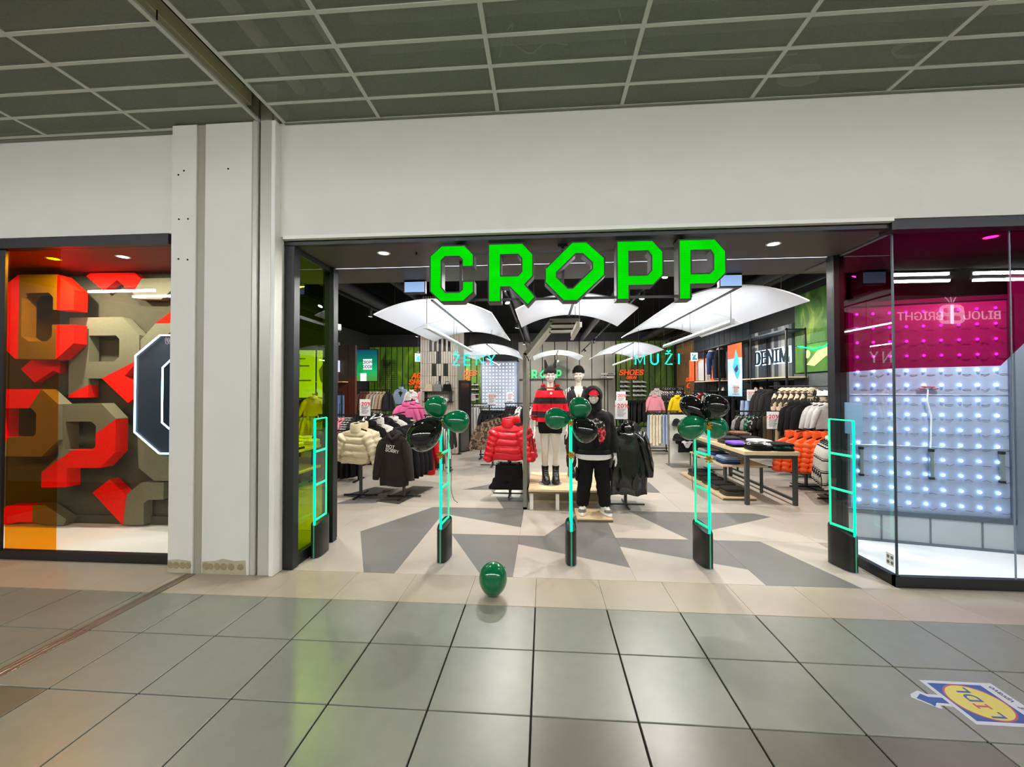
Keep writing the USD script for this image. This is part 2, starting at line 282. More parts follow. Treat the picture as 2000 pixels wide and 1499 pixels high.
part(col, 'torn_plaster', front(Polygon([(-3.81, .005), (-3.81, .13), (-3.7, .14), (-3.56, .125), (-3.555, .005)]), 3.9985, .003), mats['torn'], label='torn plaster strip at the foot')
for x, z in ((-3.74, 4.07), (-3.68, 4.11), (-3.2, 4.11), (-3.73, 3.61), (-3.63, 3.61), (-3.73, 3.2), (-3.63, 3.19)):
    part(col, 'screw_hole', cyl((x, 4.001, z), (x, 3.997, z), .009, n=8), black_plain)
# behind the camera: the other side of the mall
solo('wall_back', J(bx(-13, 14, -4.7, -4.6, 0, 5.95)), mat('back_wall', (150, 146, 134), .7), kind=ST)
solo('wall_left', J(bx(-13.1, -13, -4.6, 4.2, 0, 5.95)), mats['back_wall'], kind=ST); solo('wall_right', J(bx(14, 14.1, -4.6, 4.2, 0, 5.95)), mats['back_wall'], kind=ST)
lamp_w = mat('mall_lamp_white', (248, 250, 252), .5, em=MALL_LAMP)
for row, y in enumerate((-1.9, -2.55)):
    for k in range(11):
        x = -12.2 + 2.45 * k + .6 * row
        if x > 12: continue
        L = thing('linear_ceiling_light', 'slim linear ceiling lamp in the row behind the camera', 'lamp', 'linear lamps on the mall ceiling')
        part(L, 'housing', bx(x - .03, x + 1.93, y - .05, y + .05, CZ - .045, CZ - .004, .004), white_paint); part(L, 'diffuser', bx(x, x + 1.9, y - .035, y + .035, CZ - .11, CZ - .0455), lamp_w)
neon_w = mat('neon_white', (255, 238, 250), .5, em=5); neon_p = mat('neon_pink', (255, 90, 190), .5, em=9)
sg = thing('shop_sign', 'lit white two-word jeweller sign with a double B emblem across the mall', 'sign', loc=(11.75, -4.55, 4.02), rot=(0, 0, 180))
part(sg, 'lettering', mv(text('BIJOU', .24, .02), (-.80, 0, -.04)), neon_w); part(sg, 'lettering', mv(text('BRIGHT', .24, .02), (.86, 0, -.04)), neon_w)
part(sg, 'emblem', J(mv(text('B', .52, .02, True), (.15, 0, 0)), mv(text('B', .52, .02, True), (-.15, 0, 0), s=(-1, 1, 1))), neon_w, label='two mirrored letters back to back')
part(sg, 'flame', J(*[tube([(a * .05, 0, .34), (a * .09, 0, .42), (a * .15 + .02, 0, .5)], .012, 5) for a in (-1, 0, 1)]), neon_w)
def script(x, z, w, mt, label, seed):
    t = np.linspace(0, 1, 90); r_ = np.random.RandomState(seed); f = 9 + seed
    p = np.stack([x + w * (t - .5) + .05 * np.cos(2 * PI * f * t), -4.56 + 0 * t, z + .12 * np.sin(2 * PI * f * t) * (.6 + .4 * np.sin(5 * t + seed))], 1)
    solo('neon_script', tube(p, .012, 5), mt, label, 'sign', smooth=60)
script(-13.0 + .9, 3.5, .9, neon_w, 'white neon handwriting sign across the mall', 2); script(-10.9, 3.6, .7, neon_p, 'pink neon handwriting sign across the mall', 3)

# ---- store shell
store_dark = mat('store_ceiling_black', (7, 7, 8), .9, spec=.1)
solo('ceiling', J(bx(-9.2, 7.6, 5.75, 21.4, 4.75, 4.85), bx(-9.2, 7.6, 5.70, 5.76, 3.5, 4.85)), store_dark, kind=ST)
grey_clad = mat('wall_cladding', (138, 134, 122), .6, var=.05, vs=2); seam = mat('seam', (26, 26, 26), .7)
wb = thing('wall_back', kind=ST, label='grey panelled back wall of the shop')
part(wb, 'core', bx(-9.2, 7.6, 21.32, 21.4, 0, 4.75), seam)
xs = np.arange(-1.3, 3.55, .62)
for a in xs: part(wb, 'wall_panel', bx(a + .02, a + .6, 21.27, 21.32, .05, 4.3, .006), grey_clad)
def mural_mat(key, a, b, c_, s=.9):
    n = {'t': ('texture_coordinate', {}), 'mp': ('mapping', {'scale': (1.6, 1.6, .8)}), 'n': ('noise_texture', {'scale': s, 'detail': 6.0, 'distortion': 1.2}), 'r': ('rgb_ramp', {'ramp': [(.25, lin(a)), (.45, lin(b)), (.55, lin(b)), (.72, lin(c_))]}), 'p': ('principled_bsdf', {'roughness': .55})}
    mats[key] = usdkit.material(stage, '/World/Looks/' + key, n, [('t.object', 'mp.vector'), ('mp.vector', 'n.vector'), ('n.fac', 'r.fac'), ('r.color', 'p.base_color')], surface='p.BSDF'); return mats[key]
g1 = mural_mat('mural_green', (34, 52, 14), (86, 112, 34), (140, 168, 60)); g2 = mural_mat('mural_lime', (26, 30, 10), (96, 140, 24), (176, 196, 70)); g3 = mural_mat('mural_jungle', (10, 26, 5), (52, 98, 18), (130, 150, 60), 1.6)
for a in np.arange(3.58, 7.2, .28): part(wb, 'mural_panel', bx(a, a + .235, 21.27, 21.32, .05, 4.3), g1, label='dark green mural panel')
for a in np.arange(-9.1, -3.1, .3): part(wb, 'mural_panel', bx(a, a + .255, 21.27, 21.32, .05, 4.1), g2, label='lime green mural panel')
solo('wall_left', J(bx(-9.25, -9.15, 13, 21.4, 0, 4.75), bx(-7.3, -7.2, 5.7, 13.0, 0, 4.75), bx(-7.3, -3.83, 5.3, 5.72, 0, 3.36)), seam, kind=ST)
wr = thing('wall_right', kind=ST, label='dark right wall of the shop with grey board panels')
part(wr, 'core', bx(6.42, 6.52, 5.7, 21.4, 0, 4.75), seam); part(wr, 'core', bx(4.02, 6.5, 5.55, 5.70, 0, 3.36), seam)
bd = [mat('board_a', (120, 122, 124), .6), mat('board_b', (70, 76, 80), .6), mat('board_c', (150, 152, 146), .6), mat('board_d', (44, 50, 56), .6)]
y = 11.25
while y < 13.4:
    w = .12 + .1 * rng.rand(); part(wr, 'wall_board', bx(6.36, 6.42, y, y + w - .008, 2.2, 3.55), bd[rng.randint(4)]); y += w
y = 13.5
while y < 18: part(wr, 'wall_board', bx(6.37, 6.42, y, y + .42, 1.0, 4.2), bd[3]); y += .45
for k in range(9): part(wr, 'wall_slat', bx(6.28, 6.40, 18.3 + .24 * k, 18.42 + .24 * k, 1.2, 3.95), mat('slat_wood', (128, 96, 58), .6))
for y0 in (9.3,): part(wr, 'wall_board', bx(6.38, 6.42, 9.2, 11.2, .1, 2.25), mat('board_e', (84, 88, 88), .6))
# soffit over the entrance
sf = thing('soffit', 'dark grey entrance soffit with a thin light slot', 'soffit', kind=ST)
sfm = mat('soffit_grey', (80, 76, 72), .55)
part(sf, 'panel', J(bx(-3.6, 3.3, 4.2, 4.988, 3.36, 3.42), bx(-3.6, 3.3, 5.017, 5.70, 3.36, 3.42), bx(-9.2, -3.6, 5.5, 5.7, 3.36, 3.5), bx(3.3, 8, 5.56, 5.70, 3.36, 3.5)), sfm); part(sf, 'light_slot', bx(-2.62, 3.22, 4.99, 5.015, 3.361, 3.40), mat('slot_white', (226, 238, 255), .5, em=1.2), label='thin white light line')
# entrance frames and glass
def dl(x, y, label, z=3.36, c=(255, 236, 205), e=30, inten=900, col=(1, .92, .8)):
    d = thing('recessed_downlight', label, 'lamp', loc=(x, y, z)); part(d, 'trim_ring', ringl([(.055, -.004), (.072, -.004), (.072, 0), (.055, 0)], 20), white_paint); part(d, 'lens', lathe([(.001, -.003), (.052, -.003), (.052, 0), (.001, 0)], 20), mat('lens_%d_%d' % (c[2], e), c, .5, em=e))
    l = UsdLux.DiskLight.Define(stage, str(d.GetPath()) + '/lamp'); l.CreateRadiusAttr(.05); l.CreateIntensityAttr(inten); l.CreateColorAttr(Gf.Vec3f(*col)); l.AddTranslateOp().Set((0, 0, -.006))
dl(-1.75, 4.46, 'recessed downlight in the entrance soffit left of the green letters'); dl(2.375, 4.50, 'recessed downlight in the entrance soffit right of the green letters')
dl(4.37, 4.42, 'recessed downlight above the right display window', 3.345, inten=2300, col=(1, .95, .95)); dl(-5.8, 4.52, 'recessed downlight in the left display seen through the orange film', 3.42, inten=2300); dl(-4.91, 4.52, 'recessed downlight in the left display beside the column', 3.42, inten=1300, c=(248, 250, 252))
sk = thing('sprinkler', 'small sprinkler head under the soffit beside the downlight', 'sprinkler', loc=(-1.387, 4.47, 3.36)); part(sk, 'stem', cyl((0, 0, 0), (0, 0, -.03), .012, n=10), black_metal); part(sk, 'deflector', cyl((0, 0, -.03), (0, 0, -.034), .028, n=12), black_metal)
hd = bx(-2.69, 3.3, 4.135, 4.195, 3.355, 3.40)
solo('trim_4', hd, dark_frame, kind=ST)
clear = glass('clear_glass', (.96, .98, .97)); lime = glass('lime_film_glass', (.70, .89, .03)); magenta = glass('magenta_film', (.72, .05, .27), False); orange_f = glass('orange_film', (1.0, .62, .01), False)
w2 = thing('window_2', 'lime tinted glass side panel in a black frame left of the entrance', kind=ST)
part(w2, 'frame', J(bx(-2.685, -2.58, 4.145, 4.25, 0, 3.355, .004), bx(-2.70, -2.56, 4.93, 5.03, 0, 3.355, .004), bx(-2.655, -2.595, 4.25, 4.93, 0, .12), bx(-2.655, -2.595, 4.25, 4.93, 3.3, 3.355)), dark_frame)
part(w2, 'frame', bx(-2.69, -2.6, 5.05, 5.12, 0, 3.355, .004), dark_frame)
part(w2, 'glass_pane', bx(-2.63, -2.618, 4.25, 4.93, .12, 3.3), lime, label='lime green glass pane')
w3 = thing('window_3', 'corner display window right of the entrance with magenta film above', kind=ST)
part(w3, 'frame', J(bx(3.24, 3.37, 4.93, 5.05, 0, 3.355, .004), bx(3.275, 3.325, 4.2, 4.93, 0, .10), bx(3.275, 6.2, 4.195, 4.245, 0, .10), bx(3.215, 6.2, 4.10, 4.25, 3.33, 3.43)), dark_frame)
part(w3, 'glass_pane', bx(3.296, 3.304, 4.225, 4.93, .10, 3.33), clear); part(w3, 'glass_pane', bx(3.31, 4.325, 4.216, 4.224, .10, 3.33), clear); part(w3, 'glass_pane', bx(4.335, 6.2, 4.216, 4.224, .10, 3.33), clear)
part(w3, 'corner_seal', bx(3.294, 3.308, 4.208, 4.224, .10, 3.33), mat('seal', (60, 74, 84), .3)); part(w3, 'joint_seal', bx(4.326, 4.334, 4.214, 4.226, .10, 3.33), mat('seal2', (130, 150, 165), .3))
part(w3, 'magenta_film', front(Polygon([(3.312, 2.05), (4.24, 2.07), (5.0, 2.84), (5.5, 3.33), (3.312, 3.33)]), 4.2245, .001), magenta, label='magenta film on the upper glass')
part(w3, 'magenta_film', side(Polygon([(4.227, 2.05), (4.93, 2.04), (4.93, 3.33), (4.227, 3.33)]), 3.3045, .001), magenta, label='magenta film on the side glass')
part(w3, 'safety_sticker', J(bx(3.2945, 3.2955, 4.24, 4.33, .17, .285)), mat('sticker_white', (230, 232, 226), .5))
for k in range(4): part(w3, 'sticker_symbol', mv(cyl((0, 0, 0), (-.001, 0, 0), .016, n=14), (3.2945, 4.262 + .045 * (k % 2), .2 + .05 * (k // 2))), mat('symbol_grey', (110, 112, 108), .6))
part(w3, 'info_notice', J(bx(3.3045, 3.3055, 4.62, 4.88, 1.37, 1.71)), mat('notice', (150, 180, 226), .5), label='blue-white notice sheet')
w1 = thing('window_1', 'left display window with orange film on its left part', kind=ST)
part(w1, 'frame', J(bx(-8.9, -3.99, 4.19, 4.26, 0, .09), bx(-8.9, -3.99, 4.15, 4.26, 3.42, 3.53), bx(-6.06, -5.96, 4.19, 4.215, .09, 3.42)), black_metal)
part(w1, 'glass_pane', bx(-5.985, -3.99, 4.216, 4.224, .09, 3.42), clear); part(w1, 'glass_pane', bx(-8.9, -6.06, 4.216, 4.224, .09, 3.42), clear)
part(w1, 'orange_film', front(Polygon([(-5.958, .09), (-5.335, .09), (-5.335, 3.42), (-5.958, 3.42)]), 4.2245, .001), orange_f, label='orange film')
# ================================================================ hanging green shop sign
sign_edge = mat('sign_return', (92, 92, 86), .5); sign_trim = mat('sign_trim', (3, 12, 5), .5)
def led_face(key, c, s):
    n = {'t': ('texture_coordinate', {}), 'w': ('wave_texture', {'wave_type': 'bands', 'bands_direction': 'z', 'scale': 26.0}), 'n': ('noise_texture', {'scale': 5.0}), 'a': ('math', {'math_type': 'multiply_add', 'value2': .22, 'value3': .78}), 'b': ('math', {'math_type': 'multiply_add', 'value2': .5, 'value3': .75}), 'k': ('math', {'math_type': 'multiply'}), 'k2': ('math', {'math_type': 'multiply', 'value2': s}), 'p': ('principled_bsdf', {'base_color': (.0, .05, .0), 'roughness': .6, 'specular_ior_level': .0, 'emission_color': lin(c)})}
    mats[key] = usdkit.material(stage, '/World/Looks/' + key, n, [('t.object', 'w.vector'), ('t.object', 'n.vector'), ('w.fac', 'a.value1'), ('n.fac', 'b.value1'), ('a.value', 'k.value1'), ('b.value', 'k.value2'), ('k.value', 'k2.value1'), ('k2.value', 'p.emission_strength')], surface='p.BSDF'); return mats[key]
face_m = led_face('sign_face_green', (10, 255, 8), SIGN)
LET = {'C': ([(-1.165, 3.23), (-1.045, 3.335), (-.80, 3.335), (-.703, 3.234), (-.703, 3.104), (-.83, 3.104), (-.83, 3.18), (-.86, 3.21), (-1.0, 3.21), (-1.037, 3.174), (-1.037, 2.905), (-.999, 2.857), (-.86, 2.855), (-.83, 2.88), (-.83, 2.966), (-.703, 2.966), (-.703, 2.847), (-.813, 2.748), (-1.05, 2.748), (-1.165, 2.86)], None),
 'R': ([(-.562, 3.34), (-.207, 3.34), (-.099, 3.223), (-.099, 2.995), (-.177, 2.914), (-.074, 2.788), (-.157, 2.697), (-.343, 2.887), (-.426, 2.887), (-.426, 2.737), (-.562, 2.737)], [(-.426, 3.216), (-.259, 3.216), (-.223, 3.175), (-.223, 3.05), (-.259, 3.012), (-.426, 3.012)]),
 'O': ([(.285, 3.335), (.432, 3.335), (.613, 3.169), (.613, 2.99), (.339, 2.735), (.197, 2.737), (.013, 2.926), (.013, 3.07)], [(.326, 3.207), (.387, 3.205), (.482, 3.116), (.482, 3.06), (.289, 2.873), (.248, 2.873), (.137, 2.986), (.137, 3.025)]),
 'P': ([(.722, 3.333), (1.078, 3.333), (1.18, 3.215), (1.18, 2.977), (1.079, 2.876), (.851, 2.876), (.851, 2.738), (.722, 2.738)], [(.852, 3.216), (1.027, 3.216), (1.057, 3.173), (1.057, 3.031), (1.021, 2.99), (.852, 2.99)]),
 'P2': ([(1.321, 3.33), (1.673, 3.33), (1.777, 3.205), (1.777, 2.984), (1.668, 2.876), (1.443, 2.876), (1.443, 2.731), (1.321, 2.731)], [(1.449, 3.208), (1.624, 3.208), (1.648, 3.167), (1.648, 3.027), (1.613, 2.992), (1.449, 2.992)])}
sgn = thing('illuminated_sign', 'big green illuminated five-letter shop name hanging over the entrance', 'sign')
for k, (o, h) in LET.items():
    P_ = Polygon(o, [h] if h else None); inner = P_.buffer(-.013, join_style=2)
    b_ = part(sgn, 'letter', J(front(P_, 4.205, .135)), sign_edge)
    part(b_, 'trim', front(P_.difference(inner), 4.196, .009), sign_trim, label='dark rim'); part(b_, 'lit_face', front(inner, 4.2, .006), face_m, label='glowing green face')
for z in (3.29, 2.80): part(sgn, 'rail', bx(-1.02, 1.5, 4.345, 4.365, z - .012, z + .012), black_metal)
for x in (-.87, .2, 1.38): part(sgn, 'bracket', J(bx(x - .015, x + .015, 4.345, 4.38, 2.8, 3.36), bx(x - .05, x + .05, 4.33, 4.40, 3.335, 3.36)), black_metal)

# ================================================================ left display: felt letters
felt = cloth('felt_grey', (112, 108, 84), bump=.35, bs=180, var=.16, vs=60, rough=.95); felt_r = cloth('felt_red', (240, 24, 4), spec=.05, bump=.35, bs=180, var=.18, vs=30, rough=.95); felt_b = cloth('felt_back', (74, 70, 52), bump=.3, bs=160, var=.15, vs=20, rough=.95)
solo('display_floor', bx(-8.9, -3.83, 4.265, 5.18, .02, .09), off_white, 'white display floor behind the left window', 'platform', kind=ST)
solo('display_ceiling', bx(-8.9, -3.83, 4.26, 5.3, 3.42, 3.46), mat('display_red', (120, 26, 20), .6), kind=ST, label='dark red ceiling of the left display')
solo('display_backdrop', J(bx(-8.9, -3.83, 5.19, 5.26, .09, 3.42), bx(-8.9, -3.83, 5.14, 5.19, .09, .2)), felt_b, kind=ST, label='grey felt backdrop of the left display')
big = sbox(-20, -20, 20, 20)
def half(p, q):   # half plane left of p -> q
    p, q = np.array(p), np.array(q); d = (q - p) / np.linalg.norm(q - p); n = np.array([-d[1], d[0]])
    return Polygon([p - d * 9, p + d * 9, p + d * 9 + n * 9, p - d * 9 + n * 9])
def felt_letter(label, o, y0, d, holes=(), red=None):
    P_ = Polygon(o, list(holes)).buffer(0); t = thing('felt_letter', label, 'letter')
    if red is None: part(t, 'body', front(P_, y0, d), felt); return
    a, b = P_.difference(red), P_.intersection(red)
    if not a.is_empty: part(t, 'grey_section', front(a, y0, d), felt, label='grey felt')
    if not b.is_empty: part(t, 'red_section', front(b, y0, d), felt_r, label='red felt')
felt_letter('large felt letter C, grey with red ends, top left behind the orange film', [(-6.91, 3.2), (-6.71, 3.34), (-6.16, 3.33), (-5.93, 3.13), (-5.93, 2.87), (-6.22, 2.88), (-6.22, 3.04), (-6.28, 3.10), (-6.6, 3.10), (-6.66, 3.04), (-6.66, 2.55), (-6.55, 2.48), (-6.3, 2.48), (-6.23, 2.54), (-6.23, 2.69), (-5.93, 2.69), (-5.93, 2.45), (-6.17, 2.25), (-6.74, 2.26), (-6.91, 2.41)], 4.85, .16,
    red=half((-6.70, 2.2), (-6.70, 3.4)).union(half((-6.17, 3.4), (-6.17, 2.2))))
felt_letter('large felt letter R, grey with a red leg, beside the film edge', [(-6.21, 2.81), (-5.47, 2.81), (-5.22, 2.57), (-5.22, 2.25), (-5.42, 2.04), (-5.15, 1.84), (-5.37, 1.69), (-5.74, 2.01), (-5.93, 2.01), (-5.93, 1.76), (-6.21, 1.76)], 5.03, .13, [[(-5.93, 2.57), (-5.55, 2.57), (-5.5, 2.52), (-5.5, 2.29), (-5.57, 2.23), (-5.93, 2.23)]],
    red=half((-5.80, 1.985), (-5.1, 2.31)).buffer(0).symmetric_difference(big).union(half((-6.3, 1.71), (-5.9, 1.92)).symmetric_difference(big).intersection(sbox(-7, 1, -5.9, 2))).intersection(sbox(-7, 1.6, -5, 2.4)))
felt_letter('large felt letter P, grey with a red foot and edge, below the letter R', [(-6.14, 1.68), (-5.56, 1.69), (-5.36, 1.5), (-5.36, 1.08), (-5.56, .88), (-6.02, .87), (-6.02, .63), (-6.37, .62), (-6.37, .82), (-6.14, 1.02)], 4.87, .16, [[(-6.05, 1.46), (-5.69, 1.46), (-5.63, 1.41), (-5.63, 1.15), (-5.68, 1.10), (-6.05, 1.10)]],
    red=half((-5.30, 1.53), (-6.42, .78)))
felt_letter('felt letter P cut by the window edge, brown behind the orange film', [(-7.1, 1.87), (-6.32, 1.87), (-6.09, 1.68), (-6.08, 1.23), (-6.31, 1.02), (-7.1, 1.02)], 4.82, .16, [[(-6.85, 1.63), (-6.46, 1.63), (-6.39, 1.56), (-6.39, 1.31), (-6.44, 1.26), (-6.85, 1.26)]], red=half((-6.52, 1.6), (-6.30, 1.9)))
felt_letter('red felt letter fragment at the bottom, tilted, beside a grey one', [(-5.86, .52), (-5.62, .70), (-5.39, .5), (-5.43, .11)], 5.04, .12, red=big)
felt_letter('grey felt letter fragment with a hook at the bottom right', [(-5.385, .5), (-5.19, .66), (-4.87, .67), (-4.87, .45), (-5.09, .44), (-5.14, .4), (-5.14, .12), (-5.425, .11)], 5.04, .12)
felt_letter('felt letter fragment lying at the bottom left, half red half brown', [(-7.13, .27), (-7.03, .34), (-6.48, .36), (-6.34, .28), (-6.17, .18), (-6.22, .10), (-6.52, .10), (-6.6, .13), (-6.87, .13), (-6.99, .10), (-7.13, .10)], 5.0, .13, red=half((-6.66, 0), (-6.66, 1)))
felt_letter('red zigzag felt fragment at the top of the backdrop', [(-6.04, 3.37), (-5.98, 3.41), (-5.35, 3.40), (-5.26, 3.32), (-5.38, 3.13), (-5.6, 3.31), (-5.79, 3.17)], 5.08, .10, red=big)
felt_letter('grey felt fragment at the top right of the backdrop', [(-5.25, 3.32), (-4.6, 3.32), (-4.6, 3.2), (-4.84, 3.15), (-4.97, 3.04), (-5.3, 3.05), (-5.375, 3.13)], 5.08, .10)
felt_letter('small red felt diamond under the letter C', [(-7.0, 2.14), (-6.85, 2.26), (-6.42, 2.25), (-6.43, 2.08), (-6.52, 2.12), (-6.79, 1.96)], 5.1, .08, red=big)
felt_letter('grey felt letter with a red tip behind the glowing letter O', [(-5.24, 1.28), (-5.22, .85), (-5.0, .69), (-4.5, .69), (-4.5, .95), (-4.8, .98), (-4.9, 1.05), (-4.9, 2.5), (-4.7, 2.72), (-4.62, 2.88), (-4.78, 2.88), (-5.0, 2.73), (-5.22, 2.5)], 5.04, .12, red=half((-4.0, 2.72), (-6, 2.72)).symmetric_difference(big))
glow = mat('neon_ice', (190, 225, 255), .4, em=3.2); ob = mat('display_o_face', (34, 48, 62), .35)
oo = [(-5.02, 2.28), (-4.70, 2.53), (-4.15, 2.53), (-3.9, 2.33), (-3.9, 1.28), (-4.15, 1.08), (-4.69, 1.08), (-5.02, 1.34)]; oi = [(-4.66, 2.13), (-4.55, 2.23), (-4.25, 2.23), (-4.18, 2.1), (-4.18, 1.5), (-4.25, 1.40), (-4.56, 1.38), (-4.66, 1.46)]
t = thing('glowing_letter', 'dark letter O with a glowing white outline beside the column', 'letter'); part(t, 'body', front(Polygon(oo, [oi]), 4.80, .1), ob); part(t, 'mount', J(bx(-4.95, -4.9, 4.9, 5.2, 1.6, 1.65), bx(-4.95, -4.9, 4.9, 5.2, 2.0, 2.05)), black_metal)
for q in (oo, oi): part(t, 'light_tube', J(*[cyl((*a[:1], 4.79, a[1]), (*b[:1], 4.79, b[1]), .011, n=8) for a, b in zip(q, q[1:] + q[:1])]), glow, label='glowing white tube')

# ================================================================ right display: light box with diodes
solo('display_floor', Polygon and flat(Polygon([(3.33, 4.25), (6.2, 4.25), (6.2, 5.5), (4.0, 5.5), (3.33, 4.92)]), .02, .08), mat('display_white', (240, 240, 240), .45), 'white display floor behind the right window', 'platform', kind=ST)
solo('display_ceiling', bx(3.31, 8, 4.26, 5.54, 3.345, 3.36), mat('display_ceiling_grey', (110, 104, 104), .6), kind=ST, label='grey ceiling of the right display')
ang = math.degrees(math.atan2(-.33, 1.3))
lb = thing('light_box', 'open light box full of white diodes in the right display window', 'light box', loc=(3.62, 5.27, 0), rot=(0, 0, ang))
alu = mat('aluminium', (176, 182, 190), .35, metal=.6); lbw = mat('light_box_board', (150, 166, 194), .6)
part(lb, 'board', bx(0, 1.43, 0, .02, .46, 2.83), lbw)
part(lb, 'frame', J(bx(-.04, 0, -.02, .1, .40, 2.88, .004), bx(1.43, 1.47, -.03, .1, .40, 2.88, .004), bx(-.04, 1.47, -.02, .1, 2.83, 2.88, .004), bx(-.04, 1.47, -.03, .1, .40, .46, .004)), mat('frame_slate', (96, 108, 124), .4, metal=.4))
part(lb, 'stand_post', bx(1.47, 1.62, .0, .05, .08, 3.1, .004), mat('frame_blue_grey', (110, 124, 140), .5))
led_m = mat('diode_white', (160, 200, 255), .4, em=LED)
for i in range(9):
    for j in range(14):
        part(lb, 'diode', ell((.085 + .156 * i, -.014, .555 + .168 * j), (.016, .010, .016), 8, 5), led_m)
dash = mat('wire_dark', (70, 56, 56), .6)
ws = []
for i in range(9):
    for j in range(14):
        x, z = .085 + .156 * i, .555 + .168 * j; a = rng.uniform(-.5, .5); ws.append(tube([(x + .03, -.004, z - .05), (x + .06, -.008, z - .05 + .03 * a), (x + .10, -.004, z - .05 - .02 * a)], .0022, 4))
part(lb, 'wiring', J(*ws), dash, kind='stuff', label='short red and black wires between the diodes')
part(lb, 'cross_wire', J(*[tube([(0, -.004, z), (.5, -.006, z + .004), (1.0, -.004, z - .003), (1.43, -.004, z)], .003, 4) for z in (1.79, 1.2)]), alu)
part(lb, 'power_cable', tube([(.74, -.01, 1.85), (.72, -.03, 1.72), (.76, -.02, 1.55), (.75, -.02, 1.19)], .008, 6), white_paint)
for k, x in enumerate((.10, .75, 1.35)):
    part(lb, 'driver_box', J(bx(x - .018, x + .018, -.05, -.012, .86, 1.17, .004)), mat('driver_glass', (120, 136, 140), .25))
    part(lb, 'driver_cap', J(bx(x - .02, x + .02, -.052, -.01, 1.15, 1.18), bx(x - .02, x + .02, -.052, -.01, .84, .865)), black_metal)
part(lb, 'ribbon_bow', J(*[ell((.74 + .06 * a, -.02, 1.86 + .02 * b), (.035, .012, .014), 8, 6) for a, b in ((-1, 0), (1, 0), (-.5, 1), (.5, 1))]), mat('bow_pink', (170, 110, 120), .6), True)
bw = mat('boarding_pale', (190, 196, 204), .5)
part(lb, 'lower_board', J(bx(-.04, 2.6, .02, .06, .10, .40), bx(1.64, 2.6, .02, .06, .40, 3.3)), bw)
for x in (.30, .75, 1.2): part(lb, 'board_seam', bx(x, x + .012, .008, .021, .10, .40), mat('seam_grey', (120, 130, 140), .6))
part(lb, 'foot_rail', bx(-.06, 2.6, -.06, .02, .08, .11), mats['frame_slate'])

# ================================================================ security antennas
acr = glass('acrylic', (.90, .96, .94)); edge_g = mat('edge_green', (0, 248, 178), .5, spec=.1, em=1.05); edge_d = mat('edge_green_dim', (50, 235, 175), .5, spec=.1, em=.6); ant_b = mat('antenna_black', (26, 26, 24), .35)
def antenna_parts(t):
    n = 28; g = np.arange(n) * 2 * PI / n; sup = lambda a, b, z, c=0: np.stack([a * np.sign(np.cos(g)) * np.abs(np.cos(g)) ** .7, .14 + b * np.sign(np.sin(g)) * np.abs(np.sin(g)) ** .7, z + c * np.sin(g)], 1)
    part(t, 'base', loft([sup(.056, .15, 0), sup(.06, .155, .01), sup(.06, .155, .38, .03), sup(.055, .15, .395, .03), sup(.045, .14, .37, .03)]), ant_b, smooth=40)
    part(t, 'foot_plate', loft([sup(.064, .16, 0), sup(.064, .16, .008)]), alu)
    part(t, 'panel', bx(-.006, .006, .0, .28, .37, 1.53), acr)
    part(t, 'lit_edge', J(bx(-.013, .013, -.012, .004, .36, 1.535, .004)), edge_g, label='glowing green front edge'); part(t, 'lit_edge', bx(-.010, .010, .276, .290, .38, 1.535, .003), edge_d, label='glowing green rear edge')
    part(t, 'lit_edge', bx(-.010, .010, .0, .28, 1.525, 1.54, .003), edge_d, label='glowing green top edge')
    for z in (.415, .80, 1.17): part(t, 'lit_bar', bx(-.008, .008, .002, .278, z - .012, z + .012, .003), edge_d, label='glowing green cross bar')
    part(t, 'light_groove', bx(-.008, .008, -.0165, -.010, .01, .37), mat('groove_green', (60, 150, 120), .4, em=.12))
for x, y, r, lb_ in ((-2.52, 4.45, 4, 'security antenna beside the lime glass panel'), (-1.10, 4.42, -4, 'security antenna carrying two green balloons and one large black balloon'), (.285, 4.45, -1, 'middle security antenna carrying two green balloons over one black'), (1.70, 4.48, 8, 'security antenna with black balloons above green ones in front of the table'), (3.12, 4.49, 10, 'security antenna beside the corner display window')):
    antenna_parts(thing('security_antenna', lb_, 'antenna', None, (x, y, 0), (0, 0, r)))
bg = mat('balloon_green', (0, 104, 62), .12, coat=.5); bk = mat('balloon_black', (14, 15, 14), .08, coat=.6)
def balloon(label, knot, c, r, mt, group=None):
    knot, c = np.array(knot, float), np.array(c, float); ax = c - knot; L = np.linalg.norm(ax); ax /= L; a, b = frame_of(ax); g = np.arange(28) * 2 * PI / 28; T = L + r * 1.02; neck = .02
    rings = []
    for s in np.concatenate([[0, .006, .014, .022], np.linspace(.03, T, 26)]):
        if s <= .006: q = .014 - s
        elif s < .02: q = .007
        else:
            u = (s - .02) / (T - .02); q = r * 1.0 * math.sqrt(max(0, 1 - (2 * u ** 1.2 - 1) ** 2)) * (1 - .10 * (1 - u)); q = max(q, .006 if u < .5 else .0005)
        rings.append(knot + ax * s + q * (np.cos(g)[:, None] * a + np.sin(g)[:, None] * b))
    t = thing('balloon', label, 'balloon', group, tuple(c)); part(t, 'skin', (loft(rings[3:])[0] - c, loft(rings[3:])[1]), mt, True); kn = loft(rings[:5]); part(t, 'knot', (kn[0] - c, kn[1]), mt)
K1, K2, K3 = (-1.09, 4.40, 1.55), (.30, 4.42, 1.55), (1.68, 4.45, 1.535)
balloon('green balloon on top of the balloon cluster left of the mannequins', K1, (-1.155, 4.46, 1.66), .128, bg); balloon('green balloon pointing right in the cluster left of the mannequins', K1, (-.925, 4.44, 1.515), .128, bg); balloon('big black balloon hanging left beside the hoodies', K1, (-1.255, 4.28, 1.375), .168, bk)
